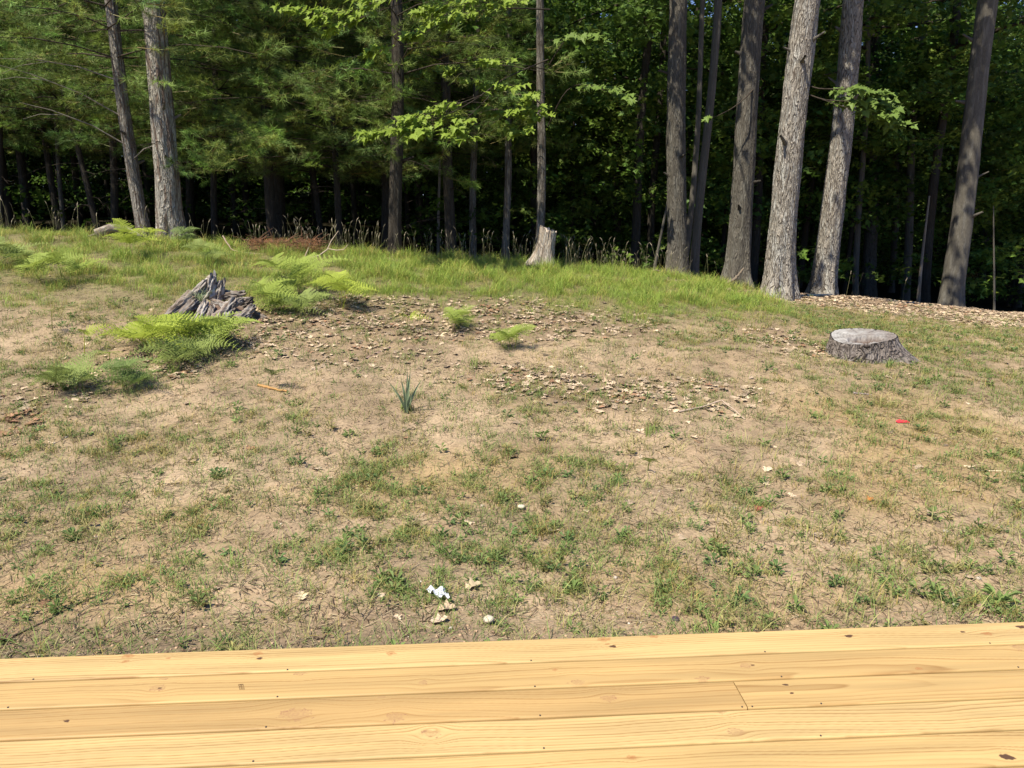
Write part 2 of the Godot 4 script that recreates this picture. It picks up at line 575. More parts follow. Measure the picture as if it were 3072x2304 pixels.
func sunny(p: Vector3) -> bool:
	var t := (p.y - 0.6) / SUN.y
	if t > 0.3:
		var x := p.x - SUN.x * t
		var d := -p.z + SUN.z * t
		var limit := brow(x) + 0.8 if x < 4.5 else 14.5 - 0.4 * maxf(0.0, x - 6.0)
		if d < limit + 0.5 * nb.get_noise_2d(x * 0.4, d * 0.4):
			return false
	t = (p.y - 3.2) / SUN.y
	if t > 3.0:
		var x := p.x - SUN.x * t
		var d := -p.z + SUN.z * t
		var limit := 0.0 if x < -8.4 else 15.6 if x < -0.6 else 18.0 if x < 3.0 else 0.0
		if d < limit + 1.2 * nb.get_noise_2d(x * 0.25 + 9.0, d * 0.25):
			return false
	t = (p.y - 6.0) / SUN.y
	if t > 2.5:
		var x := p.x - SUN.x * t
		var d := -p.z + SUN.z * t
		if x > -1.5 and d > 17.0 and d < 34.0 and na.get_noise_2d(x * 0.9 + 70.0, d * 0.9) > -0.35:
			return false
	var s := SUN.normalized()
	for o in OPEN:
		var v := p - Vector3(o[0], o[1], o[2])
		var along_s := v.dot(s)
		if along_s > 0.5 and (v - s * along_s).length() < o[3] + 0.25:
			return false
	return true

var spray_far: Array
var spray_mid: Array
var sprigs: Array
var dead_twigs: ArrayMesh
var M := {}

func dead_branchlets(m: Mb, root: Vector3, az: float, l: float) -> void:
	var out := Vector3(cos(az), 0, sin(az))
	var side := Vector3(-out.z, 0, out.x)
	var path := [root]
	var rad := [0.009]
	for k in 4:
		var f := (k + 1) / 4.0
		path.append(root + out * l * f + Vector3.UP * l * (0.12 * f - 0.35 * f * f) + side * rr(-0.04, 0.04) * l)
		rad.append(0.009 * (1.0 - 0.8 * f))
	m.tube(path, rad, 3, Color.WHITE * rr(0.7, 1.4))
	for k in 5:
		var a: Vector3 = path[1 + k % 4]
		var d := (out + side * rr(-1.4, 1.4) + Vector3.UP * rr(-0.8, 0.3)).normalized() * l * rr(0.15, 0.4)
		m.tube([a, a + d * 0.5 + Vector3.UP * 0.02, a + d], [0.004, 0.003, 0.0015], 3, Color.WHITE * rr(0.7, 1.4))

func pine_crown(tree: Node3D, base: Vector3, height: float, lean: Vector2, bend: float, sd: float, hb: float, reach: float, dense: float, tint: Color, bare := 6) -> void:
	var wood := Mb.new()
	var cs := [Copies3D.new(), Copies3D.new()]
	var y := hb
	while y < height - 0.4:
		var f := (y - hb) / (height - hb)
		var whorl := 4 if f < 0.6 else 3
		var turn := rr(0, TAU)
		for w in whorl:
			var az := turn + TAU * w / whorl + rr(-0.35, 0.35)
			var out := Vector3(cos(az), 0, sin(az))
			var side := Vector3(-out.z, 0, out.x)
			var l := reach * pow(1.0 - f, 0.7) * rr(0.7, 1.1) + 0.3
			var root := trunk_at(height, lean, bend, sd, y)
			var path := []
			var rad := []
			for k in 5:
				var g := k / 4.0
				path.append(root + out * l * g + Vector3.UP * l * (0.22 * g - 0.26 * g * g) + side * rr(-0.05, 0.05) * l)
				rad.append(0.013 * (1.0 - 0.8 * g) * (0.5 + l / 4.0))
			var any := 0.0
			var steps := int(l / 0.2 * dense)
			for k in steps:
				var g := 0.28 + 0.72 * (k + rng.randf()) / steps
				var i := mini(int(g * 4.0), 3)
				var p: Vector3 = path[i].lerp(path[i + 1], g * 4.0 - i)
				p += side * rr(-0.32, 0.32) * l * (1.05 - g) * 0.9 + Vector3.UP * rr(-0.22, 0.24)
				if not sunny(base + p) or (base.y + p.y > 6.5 + 0.15 * (-base.z - 13.0) and rng.randf() < 0.4):
					continue
				any = maxf(any, g)
				var yaw := -az + rr(-0.9, 0.9)
				var b := Basis.from_euler(Vector3(rr(-0.6, 0.6), yaw, rr(-0.4, 0.6))).scaled(Vector3.ONE * rr(0.85, 1.45))
				cs[k % 2].add(Transform3D(b, p), tint * Color(rr(0.8, 1.2), 1.0, rr(0.7, 1.2)) * rr(0.4, 1.5))
			if any > 0.4:
				var cut := clampi(int(ceil(any * 4.0)) + 1, 2, 5)
				wood.tube(path.slice(0, cut), rad.slice(0, cut), 4)
		y += rr(0.32, 0.5) + 0.35 * f
	for k in bare:
		var yy := rr(0.8, hb + 0.6)
		dead_branchlets(wood, trunk_at(height, lean, bend, sd, yy), rr(0, TAU), rr(0.5, 1.5))
	if wood.v.size():
		part("branches", wood.mesh(true), M.twig, tree).set_meta("kind", "stuff")
	for k in 2:
		if cs[k].n:
			copies("crown", sprigs[k], M.needle, cs[k], tree)

func leaf_crown(tree: Node3D, base: Vector3, height: float, lean: Vector2, bend: float, sd: float, hb: float, reach: float, clumps: int, tint: Color, far: bool) -> void:
	var wood := Mb.new()
	var cs := [Copies3D.new(), Copies3D.new()]
	var limbs := maxi(7, int(clumps / 16.0))
	for k in limbs:
		var f := (k + 0.5) / limbs
		var y := lerpf(hb, height * 0.97, pow(f, 0.9))
		var az := k * 2.4 + sd + rr(-0.4, 0.4)
		var out := Vector3(cos(az), 0, sin(az))
		var side := Vector3(-out.z, 0, out.x)
		var l := reach * (0.45 + 0.75 * sin(PI * clampf(0.2 + 0.75 * f, 0, 1))) * rr(0.7, 1.1)
		var root := trunk_at(height, lean, bend, sd, y)
		var path := []
		var rad := []
		var rise := lerpf(0.05, 0.7, f) + rr(-0.15, 0.15)
		for q in 4:
			var g := q / 3.0
			path.append(root + out * l * g + Vector3.UP * l * (rise * g - 0.12 * g * g) + side * rr(-0.1, 0.1) * l * g)
			rad.append(0.05 * (1.0 - 0.85 * g) * (0.4 + l / 5.0))
		var any := false
		for q in 16:
			var g := 0.25 + 0.75 * (q + rng.randf()) / 16.0
			var i := mini(int(g * 3.0), 2)
			var p: Vector3 = path[i].lerp(path[i + 1], g * 3.0 - i)
			p += Vector3(rr(-1, 1), rr(-0.45, 0.45), rr(-1, 1)) * (0.35 + 0.16 * l)
			if not sunny(base + p) or (base.y + p.y > 6.5 + 0.25 * (-base.z - 13.0) and rng.randf() < 0.58):
				continue
			any = true
			var b := Basis.from_euler(Vector3(rr(-0.35, 0.35), rr(-PI, PI), rr(-0.35, 0.35))).scaled(Vector3.ONE * rr(0.85, 1.35))
			cs[q % 2].add(Transform3D(b, p), tint * rr(0.65, 1.35))
		if any:
			wood.tube(path, rad, 4)
	if wood.v.size():
		part("branches", wood.mesh(true), M.twig, tree).set_meta("kind", "stuff")
	for k in 2:
		if cs[k].n:
			copies("crown", spray_far[k] if far else spray_mid[k], M.leaf, cs[k], tree)

# leafy bough whose leaves are pieces of their own
func bough(tree: Node3D, base: Vector3, called: String, pts: Array, n: int, spread: float, material: Material, leaf_meshes: Array, thick := 0.014) -> void:
	var path := []
	for p in pts:
		path.append(Vector3(p[0], p[1], p[2]) - base)
	var cur := Curve3D.new()
	for k in path.size():
		var tan: Vector3 = (path[mini(k + 1, path.size() - 1)] - path[maxi(k - 1, 0)]) * 0.2
		cur.add_point(path[k], -tan, tan)
	var l := cur.get_baked_length()
	var m := Mb.new()
	var pp := []
	var rad := []
	for k in 13:
		pp.append(cur.sample_baked(l * k / 12.0))
		rad.append(thick * (1.0 - 0.82 * k / 12.0))
	m.tube(pp, rad, 5)
	var leaves := []
	var made := 0
	while made < n:
		var f := 0.3 + 0.7 * sqrt(rng.randf())
		var root := cur.sample_baked(l * f)
		var ahead := cur.sample_baked(minf(l * f + 0.1, l)) - cur.sample_baked(maxf(l * f - 0.1, 0))
		ahead.y = 0
		ahead = ahead.normalized()
		var side := Vector3(-ahead.z, 0, ahead.x) * (1 if rng.randf() < 0.5 else -1)
		var tl := spread * rr(0.25, 1.0) * (1.15 - 0.6 * f)
		var dir := (ahead * rr(0.4, 1.0) + side * rr(0.5, 1.0) + Vector3.UP * rr(-0.12, 0.16)).normalized()
		var tip := root + dir * tl - Vector3.UP * tl * tl * 0.12
		m.tube([root, root.lerp(tip, 0.5) + Vector3.UP * 0.02, tip], [0.004, 0.003, 0.0015], 3)
		for q in 6:
			if made >= n:
				break
			var g := 0.35 + 0.65 * q / 5.0
			var p := root.lerp(tip, g) + Vector3(rr(-1, 1), rr(-0.5, 0.2), rr(-1, 1)) * 0.05
			var vs := base + p - Vector3(0.54, 1.15, -13.9)
			var sn := SUN.normalized()
			if vs.dot(sn) > 0.0 and (vs - sn * vs.dot(sn)).length() < 0.42:
				made += 1
				continue
			var up := (SUN.normalized() * 0.9 + Vector3(rr(-1, 1), rr(-0.5, 0.9), rr(-0.7, 1)) * 0.55).normalized()
			var tipward := (dir * 0.7 + Vector3(rr(-0.8, 0.8), rr(-1.0, -0.2), rr(-0.2, 0.6)))
			tipward = (tipward - up * tipward.dot(up)).normalized()
			leaves.append(Transform3D(Basis(tipward, up, tipward.cross(up)).scaled_local(Vector3.ONE * rr(0.75, 1.2)), p))
			made += 1
	var limb := part(called, m.mesh(true), M.twig, tree)
	var cs := [Copies3D.new(), Copies3D.new(), Copies3D.new()]
	for k in leaves.size():
		if k % 6 == 0 or n < 10:
			part("leaf", leaf_meshes[k % 3 if n < 10 else rng.randi() % 3], material, limb).transform = leaves[k]
		else:
			cs[rng.randi() % 3].add(leaves[k])
	for k in 3:
		if cs[k].n:
			copies("leaves", leaf_meshes[k], material, cs[k], limb)

# name, label, x, d, lean, radius, kind (oak / grey / pine / shag / snag), crown (pine / leaf / none), height, crown base, reach, amount
const TREES := [
	["maple_tree", "big forked left trunk with flaking pale grey bark, half in sun, beside the ferns", -6.39, 14.2, 0.055, 0.215, "flaky", "pine", 15.0, 4.6, 3.0, 0.7],
	["pine_tree", "slimmer leaning trunk just left of the big flaking trunk at the left", -7.16, 14.8, -0.022, 0.122, "flaky", "pine", 14.0, 3.3, 2.6, 0.8],
	["pine_tree", "straight brown pine trunk in shade behind the bright maple spray left of centre", -2.34, 15.0, 0.030, 0.129, "pine", "pine", 15.0, 3.4, 2.9, 1.0],
	["maple_tree", "thin shaggy maple trunk directly behind the tall broken stump, with bright leafy boughs", 0.54, 15.2, 0.012, 0.089, "shag", "leaf", 13.0, 5.6, 2.4, 190],
	["oak_tree", "tall straight grey trunk in shade with slender stems right behind it", 3.37, 15.2, -0.050, 0.193, "grey", "leaf", 18.0, 7.4, 4.0, 300],
	["beech_tree", "smooth slender stem just right of the tall straight grey trunk", 3.89, 16.0, 0.012, 0.094, "smooth", "leaf", 15.0, 6.4, 2.6, 240],
	["beech_tree", "thinnest leaning stem between the straight grey trunk and the smooth slender stem", 3.80, 16.6, 0.019, 0.066, "smooth", "leaf", 13.0, 6.6, 2.2, 160],
	["oak_tree", "large shaded trunk with flared roots, left neighbour of the brightest sunlit trunk", 4.38, 14.6, 0.005, 0.208, "grey", "leaf", 19.0, 7.4, 4.2, 320],
	["oak_tree", "brightest sunlit trunk with deeply furrowed pale bark, right of centre", 4.86, 13.6, 0.011, 0.237, "oak", "leaf", 19.0, 7.6, 3.6, 380],
	["oak_tree", "trunk dappled with leaf shadows, right behind the brightest sunlit trunk", 6.93, 16.6, -0.003, 0.243, "oak", "leaf", 19.0, 7.4, 4.2, 320],
	["oak_tree", "big plain grey trunk in shade near the right edge above the leaf strip", 9.73, 16.5, -0.013, 0.222, "smooth", "leaf", 19.0, 7.4, 4.4, 340],
	["hardwood_tree", "dark trunk in the shade, first left of the tall straight grey trunk", 3.09, 19.0, 0.033, 0.117, "pine", "leaf", 16.0, 5.4, 3.0, 300],
	["hardwood_tree", "dark slightly curved trunk hard against the left side of the straight grey trunk", 3.87, 21.0, 0.000, 0.104, "pine", "leaf", 16.0, 4.6, 3.0, 300],
	["sapling_tree", "thin bare sapling leaning right towards the straight grey trunk", 3.20, 17.0, 0.117, 0.037, "smooth", "none", 3.2, 2.0, 1.0, 0],
	["hardwood_tree", "pale curved trunk a little left of the tall broken stump", -0.19, 18.0, 0.034, 0.089, "flaky", "leaf", 15.0, 4.4, 2.8, 260],
	["pine_tree", "stout brown trunk with dead twigs round its upper part, left of the broken stump", -1.37, 17.0, 0.011, 0.126, "pine", "pine", 13.0, 2.6, 2.4, 0.8],
	["pine_tree", "pale grey trunk base just right of the stout trunk with dead twigs", -0.95, 18.5, 0.016, 0.091, "flaky", "pine", 12.0, 2.9, 2.2, 0.8],
	["pine_tree", "small pine leaning left above the forked dead branch", -3.87, 17.0, -0.026, 0.078, "pine", "pine", 11.0, 1.9, 3.0, 1.1],
	["pine_tree", "leaning dark pine stem left of the small pine above the forked dead branch", -4.77, 19.0, -0.057, 0.076, "pine", "pine", 11.0, 2.0, 3.2, 1.1],
	["pine_tree", "dark pine trunk behind the rotted stump, with low boughs reaching over the grass", -5.50, 17.4, 0.051, 0.121, "pine", "pine", 14.0, 1.9, 3.4, 1.2],
	["pine_tree", "thin dim pine trunk first right of the big flaking trunk", -7.07, 18.0, 0.077, 0.077, "pine", "pine", 12.0, 2.4, 2.6, 1.0],
	["pine_tree", "dim trunk standing upright left of the slimmer leaning trunk", -9.95, 19.0, 0.071, 0.093, "pine", "pine", 13.0, 2.8, 3.0, 1.0],
	["pine_tree", "dim trunk leaning left, second left of the slimmer leaning trunk", -9.80, 18.0, -0.093, 0.072, "pine", "pine", 10.0, 2.8, 2.8, 1.0],
	["pine_tree", "narrow dark stem with a pale patch low on it in the gloom at the left", -12.39, 21.0, 0.090, 0.058, "smooth", "pine", 11.0, 2.6, 2.4, 0.9],
	["pine_tree", "dark trunk at the very left edge of the wood", -12.78, 19.0, 0.116, 0.081, "pine", "pine", 13.0, 3.0, 3.0, 1.0],
	["pine_tree", "near-black trunk close behind the left side of the straight brown pine", -3.19, 19.0, 0.028, 0.128, "pine", "pine", 15.0, 2.4, 3.2, 1.1],
	["pine_tree", "wide near-black trunk right of the dark pine behind the rotted stump", -6.13, 20.0, 0.064, 0.159, "pine", "pine", 16.0, 2.4, 3.4, 1.1],
	["hardwood_tree", "narrow dark stem first right of the trunk dappled with leaf shadows", 9.01, 19.5, -0.074, 0.079, "smooth", "leaf", 14.0, 3.6, 3.0, 260],
	["hardwood_tree", "wide dark trunk second right of the trunk dappled with leaf shadows", 10.52, 22.0, -0.087, 0.192, "grey", "leaf", 17.0, 4.6, 3.8, 380],
	["hardwood_tree", "dark trunk midway between the dappled trunk and the big plain trunk at the right", 11.11, 21.0, -0.059, 0.118, "smooth", "leaf", 16.0, 4.0, 3.2, 320],
	["hardwood_tree", "dark leaning trunk next left of the big plain grey trunk near the right edge", 10.56, 19.0, -0.037, 0.119, "pine", "leaf", 16.0, 4.4, 3.2, 320],
	["dead_snag", "short silvery dead snag among dark trunks left of the big plain grey trunk", 9.85, 18.0, -0.060, 0.045, "snag", "none", 2.6, 2.0, 1.0, 0],
	["hardwood_tree", "far trunk with a pale lit stretch high up, right of the dappled trunk", 12.21, 24.0, -0.090, 0.097, "smooth", "leaf", 16.0, 5.0, 3.2, 300],
	["hardwood_tree", "far dark trunk high up just left of the big plain grey trunk", 15.08, 26.0, -0.051, 0.121, "grey", "leaf", 17.0, 4.4, 3.4, 340],
	["hardwood_tree", "dark trunk close behind the thin shaggy maple", 0.72, 21.0, -0.015, 0.142, "pine", "leaf", 16.0, 3.8, 3.2, 340],
	["birch_tree", "very thin pale stem in the gloom left of the stout trunk with twigs", -1.86, 19.0, 0.016, 0.041, "snag", "none", 6.5, 4.0, 1.4, 0],
	["hardwood_tree", "dark trunk close behind the right side of the large shaded trunk with flared roots", 6.42, 20.0, -0.016, 0.124, "pine", "leaf", 16.0, 4.2, 3.2, 340],
	["sapling_tree", "thin bare stem right of the big plain grey trunk near the right edge", 11.08, 17.0, -0.120, 0.027, "smooth", "none", 2.4, 2.0, 1.0, 0],
	["pine_tree", "faint dark trunk deep in the gloom far left", -13.09, 22.0, 0.006, 0.094, "pine", "pine", 13.0, 2.4, 3.0, 1.0],
	["hardwood_tree", "faint far trunk a little right of the broken stump", 2.78, 26.0, -0.009, 0.128, "pine", "leaf", 17.0, 3.6, 3.4, 360],
	["hardwood_tree", "faintest far trunk midway from the broken stump to the straight grey trunk", 4.12, 30.0, 0.003, 0.110, "pine", "leaf", 17.0, 3.4, 3.6, 360],
	["pine_tree", "faint far trunk above the forked dead branch", -4.93, 24.0, 0.022, 0.095, "pine", "pine", 13.0, 2.6, 3.2, 1.0],
	["hardwood_tree", "far trunk seen beside the brightest sunlit trunk on its left", 10.27, 28.0, -0.055, 0.156, "grey", "leaf", 18.0, 3.8, 4.0, 380],
	["hardwood_tree", "faint far trunk close behind the pale curved trunk near the broken stump", 0.07, 30.0, 0.003, 0.128, "pine", "leaf", 17.0, 3.4, 3.6, 360],
	["pine_tree", "faint far trunk right behind the straight brown pine on its right", -3.32, 27.0, 0.020, 0.107, "pine", "pine", 14.0, 2.6, 3.2, 1.0],
	["pine_tree", "faint far trunk second right of the big flaking trunk", -9.08, 25.0, 0.059, 0.091, "pine", "pine", 13.0, 2.6, 3.0, 1.0],
	["hardwood_tree", "dark trunk at the right edge of the wood beyond the big plain grey trunk", 14.89, 22.0, 0.003, 0.165, "grey", "leaf", 17.0, 4.0, 3.8, 400],
	["pine_tree", "far trunk showing just right of the big flaking trunk low down", -10.19, 24.0, 0.075, 0.132, "pine", "pine", 14.0, 2.4, 3.2, 1.0],
	["pine_tree", "dim trunk in the gloom second from the left edge", -15.29, 24.0, 0.075, 0.132, "pine", "pine", 14.0, 2.4, 3.2, 1.0],
	["hardwood_tree", "far trunk seen beyond the right side of the big plain grey trunk", 18.84, 30.0, -0.045, 0.130, "grey", "leaf", 17.0, 4.0, 3.8, 380],
]

const FERNS := [  # x, d, stalk height, frond length, turn, tint, fronds, label
	[-7.35, 10.89, 0.30, 0.46, 0.3, 1, 4, "pale green fern at the far left edge of the grassy bank"],
	[-6.17, 10.21, 0.28, 0.48, 0.6, 2, 4, "broad light green fern on the bank, next right of the fern at the left edge"],
	[-6.01, 11.7, 0.36, 0.42, 0.2, 3, 3, "bright yellow fern in front of the slimmer leaning trunk"],
	[-5.91, 12.55, 0.32, 0.30, 1.2, 3, 3, "small bright yellow fern at the foot of the big flaking trunk"],
	[-5.47, 12.73, 0.30, 0.34, -0.3, 0, 3, "dull dark green fern right of the foot of the big flaking trunk"],
	[-4.73, 11.54, 0.28, 0.34, 0.1, 1, 3, "small green fern in the grass behind the rotted stump"],
	[-3.17, 10.07, 0.42, 0.56, -0.4, 2, 5, "largest bright green fern, standing just right of the rotted stump"],
	[-2.24, 9.68, 0.30, 0.42, -0.5, 3, 4, "yellow fern right of the largest fern"],
	[-2.48, 9.30, 0.14, 0.36, -0.2, 1, 3, "low pale green fern in front of the yellow fern right of the largest fern"],
	[-3.78, 7.8, 0.18, 0.54, 0.5, 3, 5, "yellow green fern in front of the rotted stump, left one of that clump"],
	[-3.22, 7.95, 0.18, 0.54, -0.3, 2, 5, "green fern in front of the rotted stump, right one of that clump"],
	[-3.45, 7.55, 0.12, 0.44, 0.1, 1, 4, "dark low fern at the front of the clump before the rotted stump"],
	[-5.15, 8.3, 0.22, 0.30, 0.2, 1, 1, "single arching frond alone on the bare bank at the left"],
	[-4.49, 7.6, 0.20, 0.24, 1.0, 3, 2, "small yellow fern alone on the bare bank at the left"],
	[-4.11, 6.62, 0.16, 0.36, 0.9, 1, 5, "leftmost fern of the low pair nearest the deck, among dead leaves"],
	[-3.66, 6.87, 0.16, 0.34, -0.2, 0, 4, "dark right fern of the low pair nearest the deck, among dead leaves"],
	[-3.97, 7.1, 0.20, 0.26, 0.4, 2, 2, "small light fern just behind the low pair nearest the deck"],
	[-3.02, 9.35, 0.22, 0.44, 0.1, 2, 4, "green fern leaning against the right side of the rotted stump"],
	[-0.65, 8.96, 0.18, 0.27, 0.6, 2, 4, "pale fern standing in dead leaves at the middle of the bank"],
	[0.02, 8.22, 0.17, 0.27, -0.3, 2, 4, "lone fern with a dark shadow under it, right of the middle of the bank"],
	[-1.25, 9.0, 0.16, 0.22, 0.3, 3, 2, "tiny yellowish fern in the middle of the dead leaves"],
	[-2.30, 6.9, 0.10, 0.24, 0.8, 0, 2, "small dark fern on bare sand left of the sword leaved plant"],
	[1.0, 5.18, 0.07, 0.22, -0.4, 2, 2, "small yellow green fern alone on the sand right of centre"],
]

func _ready() -> void:
	# camera, sky, sun
	var cam := Camera3D.new()
	cam.name = "camera"
	cam.position = Vector3(0, EYE, 0)
	cam.rotation_degrees = Vector3(-14.0, 0, 0)
	cam.fov = 54.54
	cam.far = 600.0
	cam.near = 0.05
	add_child(cam)
	var sky := ProceduralSkyMaterial.new()
	sky.sky_top_color = Color(0.30, 0.50, 0.82)
	sky.sky_horizon_color = Color(0.78, 0.86, 0.94)
	sky.ground_bottom_color = Color(0.30, 0.27, 0.22)
	sky.ground_horizon_color = Color(0.45, 0.45, 0.42)
	sky.sky_curve = 0.12
	sky.sky_energy_multiplier = 0.8
	var env := Environment.new()
	env.background_mode = Environment.BG_SKY
	env.sky = Sky.new()
	env.sky.sky_material = sky
	env.tonemap_mode = Environment.TONE_MAPPER_LINEAR
	env.tonemap_exposure = 1.9
	env.sdfgi_enabled = true
	env.ssao_enabled = true
	env.ssil_enabled = true
	var we := WorldEnvironment.new()
	we.name = "world_environment"
	we.environment = env
	add_child(we)
	var sun := DirectionalLight3D.new()
	sun.name = "sun"
	sun.light_energy = 1.55
	sun.light_color = Color(1.0, 0.955, 0.88)
	sun.light_angular_distance = 0.5
	sun.shadow_enabled = true
	sun.look_at_from_position(SUN, Vector3.ZERO, Vector3.UP)
	add_child(sun)
	for i in 801:
		var x := i * 0.1 - 40.0
		crest_at.append((along(CREST, x - 0.6) + 2.0 * along(CREST, x) + along(CREST, x + 0.6)) / 4.0)
	make_materials()
	ground()
	deck()
	trees()
	far_wood()
	stumps()
	ferns()
	scatter()
	small_things()

func make_materials() -> void:
	var oak := bark(7.5, 3.2, Color(0.39, 0.36, 0.305), Color(0.065, 0.05, 0.038), Color(0.44, 0.43, 0.385), 0.45, 1.0, 31)
	M.oak = mat(Color.WHITE, 0.95, oak[0], oak[1], 2.0)
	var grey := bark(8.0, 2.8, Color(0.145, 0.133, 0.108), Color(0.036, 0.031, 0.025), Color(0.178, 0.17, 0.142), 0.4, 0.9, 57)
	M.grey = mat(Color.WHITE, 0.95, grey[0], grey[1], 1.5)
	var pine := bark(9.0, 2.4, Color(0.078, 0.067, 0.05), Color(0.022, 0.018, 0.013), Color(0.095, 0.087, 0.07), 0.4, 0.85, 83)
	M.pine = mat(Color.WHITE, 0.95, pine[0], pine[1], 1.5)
	var smooth := bark(4.0, 5.0, Color(0.122, 0.113, 0.092), Color(0.055, 0.05, 0.04), Color(0.160, 0.153, 0.13), 0.4, 0.5, 111)
	M.smooth = mat(Color.WHITE, 0.95, smooth[0], smooth[1], 0.5)
	var flaky := bark(5.0, 3.4, Color(0.37, 0.355, 0.305), Color(0.10, 0.08, 0.06), Color(0.19, 0.145, 0.112), 0.47, 0.9, 147)
	M.flaky = mat(Color.WHITE, 0.95, flaky[0], flaky[1], 2.0)
	var shag := bark(5.0, 0.9, Color(0.36, 0.34, 0.29), Color(0.06, 0.05, 0.038), Color(0.17, 0.145, 0.115), 0.45, 1.0, 171)
	M.shag = mat(Color.WHITE, 0.95, shag[0], shag[1], 2.0)
	var snag := bark(5.0, 0.6, Color(0.53, 0.48, 0.40), Color(0.16, 0.11, 0.07), Color(0.36, 0.30, 0.23), 0.45, 0.9, 191)
	M.snag = mat(Color.WHITE, 0.95, snag[0], snag[1], 1.0)
	M.twig = mat(Color(0.05, 0.04, 0.03), 0.9)
	M.stick = mat(Color(0.20, 0.15, 0.105), 0.9)
	M.needle = leafy(Color(0.195, 0.285, 0.075), 0.6, 0.55)
	M.leaf = leafy(Color(0.120, 0.200, 0.042), 0.8, 0.5)
	M.maple = leafy(Color(0.235, 0.33, 0.05), 0.8, 0.5)
	M.oakleaf = leafy(Color(0.15, 0.23, 0.05), 0.7, 0.5)
	M.grass = leafy(Color(0.225, 0.290, 0.085), 0.6, 0.6)
	M.bank = leafy(Color(0.225, 0.305, 0.090), 0.6, 0.6)
	M.weed = leafy(Color(0.215, 0.30, 0.095), 0.7, 0.6)
	M.fern = [leafy(Color(0.15, 0.215, 0.06), 0.6, 0.6), leafy(Color(0.25, 0.315, 0.09), 0.7, 0.6), leafy(Color(0.29, 0.37, 0.075), 0.8, 0.6), leafy(Color(0.37, 0.45, 0.07), 0.8, 0.6)]
	M.dead = leafy(Color(0.47, 0.375, 0.265), 0.15, 0.9)
	M.straw = mat(Color(0.36, 0.315, 0.22), 0.85)
	M.stone = mat(Color.WHITE, 0.9)
	M.screw = mat(Color(0.06, 0.05, 0.045), 0.5)
	var sb := bark(7.0, 1.6, Color(0.22, 0.19, 0.165), Color(0.05, 0.04, 0.035), Color(0.28, 0.25, 0.225), 0.45, 1.0, 213)
	var sv := bark(9.0, 1.2, Color(0.31, 0.29, 0.27), Color(0.07, 0.055, 0.045), Color(0.36, 0.34, 0.32), 0.4, 0.9, 233)
	M.silver = mat(Color.WHITE, 0.95, sv[0], sv[1], 3.0)
	M.stump_bark = mat(Color.WHITE, 0.95, sb[0], sb[1], 2.0)

